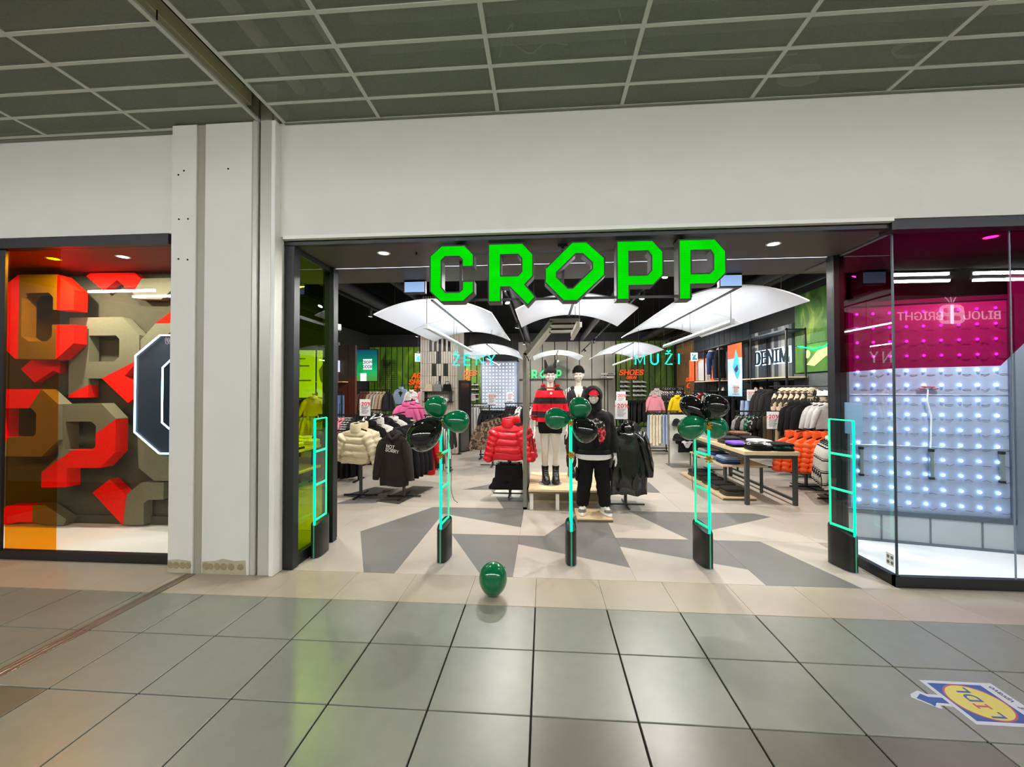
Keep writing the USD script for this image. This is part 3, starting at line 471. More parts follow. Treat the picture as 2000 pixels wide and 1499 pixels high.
balloon('green balloon on top of the middle cluster in front of the mannequins', K2, (.37, 4.47, 1.645), .126, bg); balloon('green balloon pointing left in front of the striped sweater', K2, (.13, 4.44, 1.55), .120, bg); balloon('black balloon hanging in front of the mannequin in a hoodie', K2, (.43, 4.42, 1.43), .132, bk)
balloon('larger black balloon at the top of the right cluster', K3, (1.735, 4.42, 1.665), .137, bk); balloon('smaller black balloon behind at the top left of the right cluster', K3, (1.56, 4.60, 1.685), .115, bk); balloon('green balloon pointing left in the right cluster', K3, (1.50, 4.42, 1.46), .126, bg); balloon('green balloon behind the post in the right cluster', K3, (1.80, 4.56, 1.455), .125, bg)
t = thing('balloon', 'single green balloon lying on the floor in front of the entrance', 'balloon', None, (-.459, 3.77, 0)); part(t, 'skin', lathe([(.0008, .0)] + [(.126 * math.sin(u) * (1 - .05 * math.cos(u)), .150 - .150 * math.cos(u)) for u in np.linspace(.12, PI - .03, 24)], 32), bg, True); part(t, 'knot', mv(lathe([(.004, 0), (.006, .01), (.012, .02)], 10), (.09, .085, .2), rx=-1.0), bg)
gold = mat('gold_ribbon', (196, 150, 50), .35, metal=.7)
for x, y, z, w_ in ((-1.10, 4.395, 1.50, 'upper gold bow on the antenna left of the mannequins'), (-1.10, 4.395, 1.16, 'lower gold bow on the antenna left of the mannequins'), (.285, 4.425, 1.505, 'upper gold bow on the middle antenna'), (.285, 4.425, 1.17, 'lower gold bow on the middle antenna'), (1.69, 4.455, 1.475, 'upper gold bow on the antenna by the table'), (1.69, 4.455, 1.14, 'lower gold bow on the antenna by the table')):
    t = thing('gold_bow', w_, 'bow', None, (x, y, z)); r_ = np.random.RandomState(int(abs(x * 100 + z * 37)))
    for k in range(7):
        a = k * 2 * PI / 7 + r_.rand() * .4; d = np.array([math.cos(a), -.35, math.sin(a)]); part(t, 'loop', tube([d * .004, d * .026 + (0, -.012, 0), d * (.036 + .008 * r_.rand()), d * .024 + (.006, .006, .004), d * .004], [.004, .009, .007, .008, .004], 6), gold, True)
    part(t, 'band', ringl([(.017, -.008), (.020, -.008), (.020, .008), (.017, .008)], 12), gold)
def ribbon(label, pts):
    p = np.array(pts, float); t_ = np.linspace(0, len(p) - 1, 40); q = np.stack([np.interp(t_, np.arange(len(p)), p[:, k]) for k in range(3)], 1)
    for _ in range(5): q[1:-1] = (q[:-2] + 2 * q[1:-1] + q[2:]) / 4
    solo('balloon_string', tube(q, .0035, 5), mat('string_grey', (96, 104, 92), .5), label, 'string', smooth=60)
ribbon('thin balloon string hanging beside the antenna left of the mannequins', [(-1.06, 4.44, 1.5), (-.99, 4.44, 1.2), (-.985, 4.43, .95), (-.99, 4.42, .78), (-.95, 4.40, .68), (-.91, 4.39, .66)])
ribbon('dark balloon string twisted along the antenna by the table', [(1.66, 4.60, 1.5), (1.625, 4.72, 1.3), (1.635, 4.75, 1.1), (1.62, 4.74, .9), (1.63, 4.75, .75)])
# floor sticker with the arrow
sx = lambda p: Polygon([(x, y) for x, y in p])
stw, stb, sty, str_ = mat('sticker_pale', (186, 192, 198), .4), mat('sticker_blue', (30, 74, 140), .4), mat('sticker_yellow', (196, 188, 80), .4), mat('sticker_red', (160, 70, 84), .4)
t = thing('floor_sticker', 'square supermarket floor sticker with a yellow disc and arrow on the grey tiles', 'sticker')
part(t, 'backing', J(flat(sbox(2.375, 2.524, 2.795, 2.88), .0004, .0006), flat(sx([(2.195, 2.716), (2.215, 2.745), (2.284, 2.78), (2.31, 2.752), (2.376, 2.75), (2.376, 2.652), (2.31, 2.66), (2.298, 2.632), (2.28, 2.636)]), .0004, .0006)), stw)
part(t, 'blue_square', flat(sbox(2.402, 2.55, 2.713, 2.855), .001, .0003), stb); part(t, 'arrow', flat(sx([(2.222, 2.711), (2.275, 2.752), (2.300, 2.727), (2.376, 2.724), (2.376, 2.677), (2.306, 2.680), (2.272, 2.648), (2.262, 2.668)]), .001, .0003), stb)
D_ = Point(2.557, 2.702); part(t, 'red_ring', flat(D_.buffer(.150, 24), .0013, .0003), str_); part(t, 'yellow_disc', flat(D_.buffer(.140, 24), .0016, .0003), sty)
def ftext(s, h, cx, c_y, z, bold=True):   # lettering on the floor reading along +y, tops towards -x
    m = meshkit.text_mesh(s, h, .0004, bold); v = np.array(m.vertices); u = v[:, 0] - (v[:, 0].min() + v[:, 0].max()) / 2; w = v[:, 1] - h / 2
    return np.stack([cx - w, c_y + u, z + v[:, 2]], 1), np.array(m.faces)
for s, y_, m_ in (('L', 2.602, stb), ('I', 2.668, str_), ('D', 2.735, stb), ('L', 2.803, stb)): part(t, 'lettering', ftext(s, .074, 2.552 if s != 'I' else 2.545, y_, .0019), m_)
part(t, 'small_lettering', ftext('vpravo', .030, 2.757, 2.782, .0011), mat('sticker_ink', (40, 60, 90), .5)); part(t, 'small_lettering', ftext('hneď', .030, 2.757, 2.63, .0011), mats['sticker_ink'])
# ================================================================ store: ceiling sails, tubes, spots, signs
sail = mat('sail_white', (238, 240, 244), .6); rail_b = mat('rail_black', (18, 18, 19), .5)
tube_e = mat('tube_glow', (236, 244, 255), .4, em=TUBE)
def arch(x0, x1, y0, y1, label, z=3.25, sag=.27):
    t = thing('ceiling_sail', label, 'ceiling panel'); w = (x1 - x0) / 2; xc = (x0 + x1) / 2; R = (w * w + sag * sag) / (2 * sag); a = math.asin(w / R); th = np.linspace(-a, a, 25)
    pr = np.concatenate([np.stack([xc + R * np.sin(th), z + sag - R + R * np.cos(th)], 1), np.stack([xc + (R + .02) * np.sin(th[::-1]), z + sag - R + (R + .02) * np.cos(th[::-1])], 1)])
    v, f = side(Polygon(np.stack([pr[:, 0], pr[:, 1]], 1)), 0, y1 - y0); v = np.stack([v[:, 1], y0 + v[:, 0], v[:, 2]], 1); part(t, 'sheet', (v, f[:, ::-1]), sail, 30)
    if y1 - y0 > 1.7 and w > .9: part(t, 'centre_rail', bx(xc - .02, xc + .02, y0, y1, z + sag - .025, z + sag - .002), rail_b)
    for sx in (-.7, .7):
        for yy in (y0 + .2, y1 - .2): part(t, 'suspension_wire', cyl((xc + sx * w, yy, z + sag * .5 + .01), (xc + sx * w, yy, 4.75), .004, n=5), rail_b)
arch(-3.15, -.95, 7.55, 9.70, 'white curved ceiling sail at the front left of the shop'); arch(-3.15, -.95, 9.73, 11.9, 'white curved ceiling sail behind the front left one')
arch(2.1, 4.2, 6.95, 9.15, 'white curved ceiling sail at the front right of the shop'); arch(2.1, 4.2, 9.18, 11.5, 'white curved ceiling sail behind the front right one')
arch(-.49, 1.62, 7.3, 9.35, 'white curved ceiling sail in the middle above the mannequins')
arch(-3.15, -.95, 15.0, 17.2, 'far white ceiling sail above the women sign'); arch(-3.15, -.95, 17.23, 19.4, 'rearmost white ceiling sail on the left')
arch(2.1, 4.2, 15.0, 17.2, 'far white ceiling sail left of the men sign'); arch(2.1, 4.2, 17.23, 19.6, 'rearmost white ceiling sail on the right')
arch(-.45, 1.65, 17.7, 20.0, 'rearmost white ceiling sail in the middle above the back wall')
def tube_lamp(x, y0, y1, z, label):
    t = thing('tube_lamp', label, 'lamp'); part(t, 'housing', bx(x - .035, x + .035, y0, y1, z - .035, z + .005, .008), mat('tube_housing', (200, 204, 206), .35))
    part(t, 'light_tube', cyl((x, y0 + .02, z + .022), (x, y1 - .02, z + .022), .02, n=10), tube_e, True)
    for yy in (y0 + .05, (y0 + y1) / 2, y1 - .05): part(t, 'hanger', cyl((x, yy, z), (x, yy, 3.49), .004, n=5), rail_b)
    part(t, 'end_cap', bx(x - .04, x + .04, y0 - .02, y0 + .01, z - .045, z + .05, .006), mat('cap_white', (220, 222, 224), .4))
tube_lamp(-2.06, 7.2, 11.8, 2.97, 'long tube lamp hanging under the left ceiling sails'); tube_lamp(3.13, 7.2, 11.2, 2.98, 'long tube lamp hanging under the right ceiling sails')
tube_lamp(.62, 7.25, 9.2, 2.97, 'short tube lamp under the middle ceiling sail beside the grey frame'); tube_lamp(-2.05, 15.0, 19.2, 2.97, 'far tube lamp under the rear left ceiling sails'); tube_lamp(3.15, 15.0, 19.4, 2.97, 'far tube lamp under the rear right ceiling sails'); tube_lamp(.6, 17.6, 19.9, 3.05, 'far tube lamp under the rear middle ceiling sail')
# dark services under the black ceiling
for k, (x, z, r) in enumerate(((-4.6, 4.3, .16), (-3.6, 4.5, .1), (-.75, 4.35, .12), (1.9, 4.4, .12), (4.9, 4.35, .15), (5.6, 4.5, .1))):
    solo('air_duct', cyl((x, 5.9, z), (x, 11.8 if x == -3.6 else 21.2, z), r, n=12), mat('duct_black', (30, 30, 31), .5), ['black air duct along the ceiling far left', 'thin black duct beside the left ceiling sails', 'black duct between the left and middle ceiling sails', 'black duct between the middle and right ceiling sails', 'black duct right of the right ceiling sails', 'thin black duct beside the right wall'][k], 'duct', smooth=40)
for k, (x, z) in enumerate(((-4.0, 3.75), (-.72, 3.7), (1.85, 3.7), (4.75, 3.75))):
    solo('light_track', bx(x - .02, x + .02, 6.3, 20.5, z, z + .035), rail_b, ['black lamp track left of the left ceiling sails', 'black lamp track left of the middle ceiling sail', 'black lamp track right of the middle ceiling sail', 'black lamp track near the right wall'][k], 'lamp track')
lens_s = mat('spot_lens', (255, 248, 236), .4, em=40)
def spot(x, y, z, aim, power, label):
    t = thing('track_spot', label, 'lamp', None, (x, y, z)); d = np.array(aim, float) - (x, y, z); d /= np.linalg.norm(d)
    part(t, 'body', cyl(-d * .10, d * .06, .04, .05, n=14), black_metal, 40); part(t, 'lens', cyl(d * .0605, d * .063, .046, n=14), lens_s); part(t, 'arm', bx(-.012, .012, -.012, .012, 0, .13), black_metal)
    l = UsdLux.DiskLight.Define(stage, str(t.GetPath()) + '/lamp'); l.CreateRadiusAttr(.045); l.CreateIntensityAttr(SPOT * power); l.CreateColorAttr(Gf.Vec3f(1, .97, .93))
    a, b = frame_of(-d); l.AddTransformOp().Set(Gf.Matrix4d(*a, 0, *np.cross(-d, a), 0, *(-d), 0, *(d * .066), 1))
cnt = {}
for x, y, tx, ty, p in sorted(((-4.0, 6.6, -3.4, 7.0, 1), (-4.0, 9.4, -4.6, 10, 1), (-4.0, 13, -5, 14, 1), (-4.0, 16.5, -6.5, 20, 1.2), (-.72, 6.6, -1.6, 7.0, 1.2), (-.72, 8.2, .1, 7.0, 1), (-.72, 11.5, -1.5, 12, 1), (-.72, 15.5, -1, 17, 1), (1.85, 6.5, .8, 5.2, 1.1), (1.85, 8.0, 1.2, 7.2, 1), (1.85, 11.0, 2.4, 12.0, 1), (1.85, 15.5, 3.0, 20, 1), (4.75, 6.7, 3.6, 7.4, 1.1), (4.75, 8.6, 4.9, 9, 1), (4.75, 10.4, 6.3, 10.3, .9), (4.75, 12.5, 6.2, 12.8, 1), (4.75, 16, 6.3, 17, 1.2), (1.85, 19, 4.5, 21, 1.2), (-4, 19, -6, 21, 1.4), (-.72, 19, .6, 21, 1))):
    tr_ = {-4.0: 'left of the left ceiling sails', -.72: 'left of the middle ceiling sail', 1.85: 'right of the middle ceiling sail', 4.75: 'near the right wall'}[float(x)]; cnt[x] = cnt.get(x, -1) + 1
    spot(x, y, 3.62, (tx, ty, .6), p, ['nearest', 'second', 'third', 'fourth', 'farthest'][cnt[x]] + ' black spot lamp on the track ' + tr_)
# hanging neon words
neon = mat('neon_turquoise', (0, 255, 205), .4, em=2.8)
def strokes(t, lines, x0, z0, s, y, r=.019):
    for ln in lines: part(t, 'neon_tube', tube([(x0 + a * s, y, z0 + b * s) for a, b in ln], r, 8), neon, True)
ar = [(math.cos(u), math.sin(u)) for u in np.linspace(PI, 2 * PI, 9)]
Z_ = [[(0, 1), (.62, 1), (0, 0), (.64, 0)], [(.14, 1.32), (.31, 1.16), (.48, 1.32)]]; E_ = [[(0, 0), (0, 1)], [(0, 1), (.55, 1)], [(0, .5), (.5, .5)], [(0, 0), (.55, 0)]]; N_ = [[(0, 0), (0, 1), (.68, 0), (.68, 1)]]; Y_ = [[(0, 1), (.33, .48), (.66, 1)], [(.33, .48), (.33, 0)]]
M_ = [[(0, 0), (0, 1), (.42, .15), (.84, 1), (.84, 0)]]; U_ = [[(0, 1)] + [(.33 + .33 * a, .33 + .33 * b) for a, b in ar] + [(.66, 1)]]; I_ = [[(0, 0), (0, 1)]]
def word(label, chars, xs_, y, z):
    t = thing('neon_sign', label, 'sign')
    for ch, x in zip(chars, xs_): strokes(t, ch, x, z, .26, y)
    xa, xb = xs_[0] - .02, xs_[-1] + .2
    part(t, 'backing_grid', J(*[bx(xa, xb, y + .02, y + .025, z + .26 * k - .003, z + .26 * k + .003) for k in (.1, .5, .9)]), rail_b)
    for x in (xa + .1, xb - .1): part(t, 'suspension_wire', cyl((x, y + .022, z + .1), (x, y + .022, 4.75), .004, n=5), rail_b)
word('turquoise neon word for women hanging under the left ceiling sails', (Z_, E_, N_, Y_), (-2.34, -2.04, -1.73, -1.43), 10.7, 2.50)
word('turquoise neon word for men hanging under the right ceiling sails', (M_, U_, Z_, I_), (2.30, 2.68, 3.03, 3.36), 10.7, 2.49)
scr = mat('screen_blue', (150, 186, 240), .3, em=.75)
for x0, x1, w_ in ((-1.90, -1.625, 'small lit blue-white screen under the soffit on the left'), (2.29, 2.555, 'small lit blue-white screen under the soffit on the right')):
    t = thing('display_screen', w_, 'screen'); part(t, 'case', bx(x0 - .01, x1 + .01, 5.6, 5.68, 3.18, 3.36, .005), black_metal); part(t, 'screen', bx(x0, x1, 5.594, 5.602, 3.195, 3.335), scr)
exm = mat('exit_white', (226, 246, 246), .4, em=1.0); exg = mat('exit_teal', (20, 130, 140), .4, em=.5)
for x, y, z, rz, w_ in ((-4.15, 13.6, 2.93, 12, 'lit emergency exit sign hanging left of the tiled pillar'), (5.02, 14.4, 2.95, -8, 'lit emergency exit sign hanging in front of the jeans display')):
    t = thing('exit_sign', w_, 'sign', None, (x, y, z), (0, 0, rz), .68); part(t, 'panel', bx(-.16, .16, -.02, .02, -.2, .2), exm); part(t, 'pictogram', J(front(Polygon([(-.1, -.15), (.02, -.15), (.06, 0), (.1, .12), (0, .1), (-.06, .02)]), -.024, .004), bx(-.1, -.04, -.024, -.02, .06, .15), bx(.02, .12, -.024, -.02, -.16, -.06)), exg); part(t, 'hanger', J(bx(-.05, .05, -.03, .03, .2, .3), cyl((0, 0, .3), (0, 0, 4.75 - z), .008, n=6)), rail_b)
t = thing('security_camera', 'white dome camera hanging at the left inside the shop', 'camera', None, (-3.95, 7.75, 3.02)); part(t, 'body', lathe([(.001, .1), (.07, .1), (.075, 0), (.06, -.02), (.001, -.02)], 18), white_paint, 30); part(t, 'dome', ell((0, 0, -.03), (.055, .055, .05), 14, 8), mat('dome_black', (20, 20, 22), .1), True); part(t, 'hanger', cyl((0, 0, .1), (0, 0, 1.72), .012, n=6), rail_b)

# ================================================================ tiled pillar, wall signs, light box at the back
tp = thing('tiled_pillar', 'pillar clad in cream tiles with a black tile face pattern', 'pillar', None, (-3.6, 12.0, 0)); part(tp, 'core', bx(.01, 1.09, .01, 1.0, 0, 4.6), mat('core_dark', (64, 60, 54), .8))
tm, tk = mat('tile_cream', (214, 200, 182), .4), mat('tile_black', (16, 16, 16), .4); wT = 1.1 / 16
pat = {0: (4, 6, 8, 10, 12), 1: (7, 8), 2: (5, 6, 10, 11), 3: (8,)}
for i in range(16):
    for j in range(13):
        z = 3.70 - .36 * j; row = j - 1; kk = row in pat and i in pat[row]
        if z > -.36: part(tp, 'tile', bx(wT * i + .004, wT * (i + 1) - .004, -.012, .012, max(z - .354, 0), z, .002), tk if kk else tm)
part(tp, 'upper_slats', J(*[bx(wT * i + .006, wT * (i + 1) - .02, -.01, .012, 3.72, 4.6) for i in range(16)]), tm, kind='stuff', label='cream slats above the tiles'); part(tp, 'side_tiles', bx(1.09, 1.10, 0, 1.0, 0, 4.6), tm)
lbk = thing('light_box', 'tall light box of small white diodes on the back wall', 'light box', None, (-3.14, 21.1, 0)); part(lbk, 'board', bx(0, 1.79, .02, .1, .15, 3.28), mat('lb_back', (170, 180, 200), .5, em=.06)); part(lbk, 'frame', J(bx(-.05, 0, 0, .1, .1, 3.33), bx(1.79, 1.9, 0, .1, .1, 3.33), bx(-.05, 1.9, 0, .1, 3.28, 3.33)), mats['frame_slate'])
part(lbk, 'diodes', J(*[bx(.08 + .17 * i - .03, .08 + .17 * i + .03, .008, .02, .28 + .17 * j - .03, .28 + .17 * j + .03) for i in range(10) for j in range(18)]), mat('diode_far', (235, 244, 255), .4, em=1.3), kind='stuff', label='grid of white diodes')
org = mat('sign_orange', (255, 84, 24), .5, em=.55)
def italic(m): v, f = m; v = v.copy(); v[:, 0] += .22 * v[:, 2]; return v, f
def shoes_sign(x, z, y, label, s=1.0):
    t = thing('wall_sign', label, 'sign', None, (x, y, z)); part(t, 'lettering', italic(mv(text('SHOES', .26 * s, .06, True), (0, 0, .02))), org); part(t, 'small_lettering', italic(mv(text('OBUV', .13 * s, .06, True), (.05, 0, -.24 * s))), org)
shoes_sign(4.36, 2.70, 21.25, 'orange slanted shoes sign above the right shoe shelves'); shoes_sign(-4.0, 2.70, 21.25, 'orange slanted shoes sign left of the light box, partly behind the pillar')
t = thing('wall_sign', 'orange stacked lettering high on the mural left of the tiled pillar', 'sign', None, (-6.55, 21.22, 2.6)); part(t, 'lettering', italic(text('AG', .26, .06, True)), org); part(t, 'lettering', italic(mv(text('SHOE', .26, .06, True), (.15, 0, -.33))), org); part(t, 'lettering', italic(mv(text('BAG', .2, .06, True), (.3, 0, -.62))), org)
t = thing('wall_sign', 'orange stacked lettering beside the wooden slats at the right', 'sign', None, (6.55, 18.6, 2.55)); part(t, 'lettering', italic(text('BAG', .2, .05, True)), org); part(t, 'lettering', italic(mv(text('SHOES', .16, .05, True), (0, 0, -.26))), org); part(t, 'lettering', italic(mv(text('CAP', .2, .05, True), (0, 0, -.52))), org)
gsn = mat('sign_green_far', (30, 235, 110), .4, em=1.0); t = thing('wall_sign', 'small green lit shop name on the back wall behind the mannequins', 'sign'); dk = mat('sign_side_dark', (16, 60, 24), .5)
for k, x0 in zip(('C', 'R', 'O', 'P', 'P2'), (-.98, -.60, -.20, .22, .62)):
    o, h = LET[k]; xm = min(a for a, b in o); mp = lambda q: [((a - xm) * .58 + x0, (b - 2.73) * .70 + 2.44) for a, b in q]; P_ = Polygon(mp(o), [mp(h)] if h else None); part(t, 'letter', front(P_, 21.16, .03), gsn); part(t, 'letter_return', front(P_, 21.19, .08), dk)
part(t, 'shelf_rail', bx(-1.3, 3.4, 21.12, 21.27, 2.38, 2.41), black_metal)
t = thing('wall_sign', 'white direction board on a post at the back wall', 'sign', None, (3.05, 20.3, 0)); part(t, 'board', J(bx(-.3, .35, -.02, .02, 2.58, 2.66), bx(-.3, .3, -.02, .02, 2.42, 2.50)), off_white); part(t, 'post', bx(-.02, .02, 0, .04, 0, 2.6), black_metal); part(t, 'marks', J(bx(.0, .3, -.024, -.02, 2.6, 2.64), bx(-.27, -.05, -.024, -.02, 2.44, 2.47)), mat('mark_dark', (70, 70, 70), .6))
# denim wall sign and shelving at the right
hal = mat('halo_blue', (196, 226, 255), .4, em=3.2); t = thing('wall_sign', 'dark back-lit jeans lettering on striped boards at the right wall', 'sign', None, (6.30, 12.15, 2.77), (0, 0, -90))
part(t, 'halo', mv(text('DENIM', .40, .01, True), (0, .045, 0), s=(1.02, 1, 1.03)), hal); part(t, 'lettering', mv(text('DENIM', .38, .03), (0, .01, 0)), mat('denim_dark', (14, 30, 40), .5)); part(t, 'light_strip', J(bx(-.9, -.1, .03, .04, .215, .222), bx(.1, .9, .03, .04, -.225, -.218)), hal)
t = thing('wall_sign', 'white back-lit lettering cut off behind the entrance post on the left', 'sign', None, (-7.30, 12.95, 2.62)); part(t, 'lettering', text('DENIM', .35, .04, True), mat('halo_white', (216, 226, 250), .4, em=.7))
mu = thing('mural', 'large green graffiti mural with a pale machine on the right wall', 'mural'); part(mu, 'panel', bx(6.33, 6.40, 9.3, 11.06, 2.95, 4.2), g3); part(mu, 'panel', bx(6.33, 6.40, 9.3, 11.06, 2.27, 2.94), mat('mural_lower', (62, 112, 26), .6, var=.6, vs=4)); part(mu, 'painted_machine', J(side(Polygon([(10.6, 2.45), (10.2, 2.75), (9.7, 2.85), (9.5, 2.7), (9.9, 2.6), (10.3, 2.4)]), 6.322, .008), side(Point(10.55, 2.7).buffer(.1), 6.322, .008)), mat('mural_pale', (196, 196, 130), .6)); part(mu, 'neon_line', tube([(6.3, 10.9, 2.93), (6.3, 10.3, 2.8), (6.3, 9.9, 2.82), (6.3, 9.4, 3.1)], .010, 6), mat('neon_wall_green', (0, 255, 110), .4, em=16))
sh = thing('shelving', 'tall black metal shelving with pale shelves along the right wall', 'shelving')
for y in (10.6, 12.35, 13.45, 14.5, 15.8, 16.8): part(sh, 'upright', bx(5.86, 5.90, y, y + .04, 0, 3.35), black_metal); part(sh, 'upright', bx(6.3, 6.33, y, y + .04, 0, 3.35), black_metal)
for y0, y1, z, m_ in ((10.6, 13.49, 2.17, wood), (14.5, 16.84, 2.17, wood), (10.6, 16.84, 3.33, black_metal), (10.6, 13.49, 1.82, black_metal), (14.5, 16.84, 1.82, black_metal)): part(sh, 'shelf', bx(5.86, 6.34, y0, y1, z - .03, z), m_)
for y0, y1 in ((10.6, 13.47), (13.47, 16.84)): part(sh, 'clothes_rail', cyl((5.95, y0, 1.62), (5.95, y1, 1.62), .014, n=8), black_metal)
t = thing('poster', 'tall lit poster, orange above ice blue, on the right wall shelving', 'poster', None, (5.83, 13.30, 2.45), (0, 0, -90)); pw = ramped('poster_ice', 'z', [(-.8, (150, 205, 240)), (-.3, (220, 240, 250)), (.1, (170, 215, 245)), (.4, (190, 225, 250))], interp=True, em=.35)
part(t, 'sheet', bx(-.46, .46, 0, .02, -.8, .36), pw); part(t, 'orange_field', bx(-.46, .46, 0, .02, .36, .8), mat('poster_orange', (250, 84, 30), .5, em=.15)); part(t, 'figure', front(Polygon([(-.1, .1), (.1, .62), (.3, .3), (.36, -.1), (.2, -.3), (.05, -.15)]), -.004, .004), mat('poster_cyan', (60, 180, 235), .5)); part(t, 'figure_dark', front(Polygon([(0, .02), (.22, .16), (.25, .0), (.12, -.08)]), -.008, .004), mat('poster_ink', (30, 40, 70), .5))
t = thing('poster', 'orange poster with a grey arch beside the wooden slats', 'poster', None, (6.10, 16.7, 2.6), (0, 0, -75)); part(t, 'sheet', bx(-.8, .8, 0, .03, -.4, .45), mats['poster_orange']); part(t, 'arch', front(unary_union([sbox(-.3, -.4, .3, .1), Point(0, .1).buffer(.3)]), -.006, .006), mat('poster_grey', (170, 164, 160), .6))
# left wall pieces
bwn = mat('panel_brown', (96, 40, 22), .5, var=.1, vs=3); bw2 = mat('panel_umber', (70, 56, 48), .55)
t = thing('partition', 'red-brown partition left of the big lit screen', 'partition', None, (-7.05, 13.0, 0)); part(t, 'grey_panel', bx(0, .46, 0, .1, 2.15, 3.4), mat('panel_pale', (150, 140, 128), .6)); part(t, 'brown_panel', bx(.47, .78, 0, .1, 0, 2.2), bwn); part(t, 'upper_panel', bx(.47, .78, 0, .1, 2.21, 3.3), bw2); part(t, 'brown_panel', bx(.80, 1.03, -.02, .1, 0, 2.3), bwn); part(t, 'upper_panel', bx(.80, 1.03, -.02, .1, 2.31, 3.3), bw2); part(t, 'shelf', bx(-.1, .80, -.4, 0, 2.10, 2.13), wood)
t = thing('large_screen', 'big lit green and blue screen with white lettering on the left', 'screen', None, (-6.72, 15.5, 2.8)); part(t, 'case', bx(-.46, .42, 0, .08, -.62, .62), black_metal); part(t, 'screen', bx(-.44, .40, -.006, 0, -.6, .6), ramped('screen_sea', 'z', [(-.6, (90, 150, 50)), (-.25, (30, 190, 110)), (.15, (0, 140, 100)), (.6, (20, 70, 110))], interp=True, em=.6)); part(t, 'white_block', J(bx(-.16, .2, -.012, -.006, -.16, .24), bx(-.26, -.02, -.012, -.006, -.6, -.3)), mat('screen_white', (230, 246, 246), .4, em=.9)); part(t, 'green_shape', front(Polygon([(-.44, -.3), (-.3, .12), (-.16, .14), (-.16, -.3)]), -.010, .004), mat('screen_green', (20, 200, 110), .4, em=.35))
part(t, 'lettering', mv(text('CROPP', .11, .004, True), (.02, -.012, .12), s=(.8, 1, 1)), mat('screen_ink', (20, 110, 90), .5)); part(t, 'lettering', mv(text('DOOR', .12, .004, True), (.02, -.012, -.05), s=(.8, 1, 1)), mats['screen_ink'])
gr = thing('wall_grid', 'black wire grid panel hanging beside the green mural', 'grid', None, (-8.3, 20.9, 0)); part(gr, 'frame', J(*[bx(k * .1, k * .1 + .015, 0, .015, 1.6, 3.4) for k in range(9)], *[bx(0, .82, 0, .015, 1.6 + .1 * k, 1.615 + .1 * k) for k in range(19)]), black_metal)
t = thing('standing_mirror', 'tall black framed mirror leaning beside the tiled pillar', 'mirror', None, (-2.46, 12.2, 0), (0, 0, 62)); part(t, 'frame', J(front(sbox(0, 0, .5, 2.1).buffer(.04).difference(sbox(.04, .04, .46, 2.06)), 0, .05)), black_metal); part(t, 'glass', bx(.03, .47, .015, .03, .03, 2.07), mat('mirror_grey', (120, 124, 122), .15, metal=.9))

# ================================================================ gate frame, plinth
gm = mat('gate_grey', (124, 120, 106), .45)
gt = thing('portal_frame', 'angular grey triple metal frame standing around the mannequin plinth', 'frame')
for y in (6.50, 7.11, 7.73):
    part(gt, 'post', bx(-.325, -.265, y, y + .05, 0, 2.43, .004), gm); part(gt, 'diagonal_beam', bar((-.295, y + .025, 2.40), (.12, y + .025, 2.925), .05, .06), gm); part(gt, 'top_beam', bx(.10, .56, y, y + .05, 2.90, 2.955, .004), gm)
part(gt, 'lamp_rail', bx(.50, .56, 6.46, 7.80, 2.835, 2.90, .005), mat('rail_pale', (206, 200, 188), .4)); part(gt, 'base_rail', bx(-.325, -.265, 6.5, 7.78, 0, .04, .004), gm)
pl = thing('plinth', 'light wooden mannequin plinth on white legs', 'plinth')
for k in range(5): part(pl, 'top_plank', bx(-.24, .95, 6.47 + .28 * k, 6.47 + .28 * k + .277, .275, .315, .003), wood, label='light wood top board')
part(pl, 'edge', bx(-.24, .95, 6.462, 6.47, .262, .285), mat('edge_dark', (96, 88, 66), .6))
for x in (-.22, .18, .57, .90):
    for y in (6.50, 7.75): part(pl, 'leg', bx(x, x + .055, y, y + .055, 0, .275, .003), off_white)
part(pl, 'inner_panel', J(bx(-.18, .93, 6.95, 6.97, .03, .27), bx(-.18, .93, 6.93, 6.97, 0, .04)), mat('panel_tan', (176, 160, 128), .6))
t = thing('small_plinth', 'low wooden board under the mannequin in a black hoodie', 'plinth', None, (.72, 6.2, 0)); part(t, 'board', bx(-.255, .24, -.25, .26, 0, .05, .004), wood); part(t, 'edge', bx(-.255, .24, -.2515, -.25, 0, .03), mats['edge_dark'])
# ================================================================ clothes
def blob(bones, ref=.022, it=10):
    ms = []
    for p, r, q, s in bones:
        a = m3.Manifold.sphere(r, 20).translate(tuple(map(float, p))); b = m3.Manifold.sphere(s, 20).translate(tuple(map(float, q))); ms.append(m3.Manifold.batch_hull([a, b]))
    return m3.Manifold.batch_boolean(ms, m3.OpType.Add), ref, it
def skin(bl, cut=(), sub=(), noise=0, nsc=9, seed=0):
    m, ref, it = bl; g = m.refine_to_length(ref).to_mesh(); t = trimesh.Trimesh(g.vert_properties[:, :3], g.tri_verts); t.merge_vertices(); trimesh.smoothing.filter_taubin(t, iterations=it)
    if noise:
        v, f = lift((np.array(t.vertices), np.array(t.faces)), noise, nsc, seed); t = trimesh.Trimesh(v, f, process=False)
    if cut or sub:
        m = m3.Manifold(m3.Mesh(np.asarray(t.vertices, np.float32), np.asarray(t.faces, np.uint32)))
        for n, o in cut: m = m.trim_by_plane(n, o)
        for s in sub: m = m - s
        return m
    return t
hang_m = mat('hanger_black', (20, 20, 20), .5)
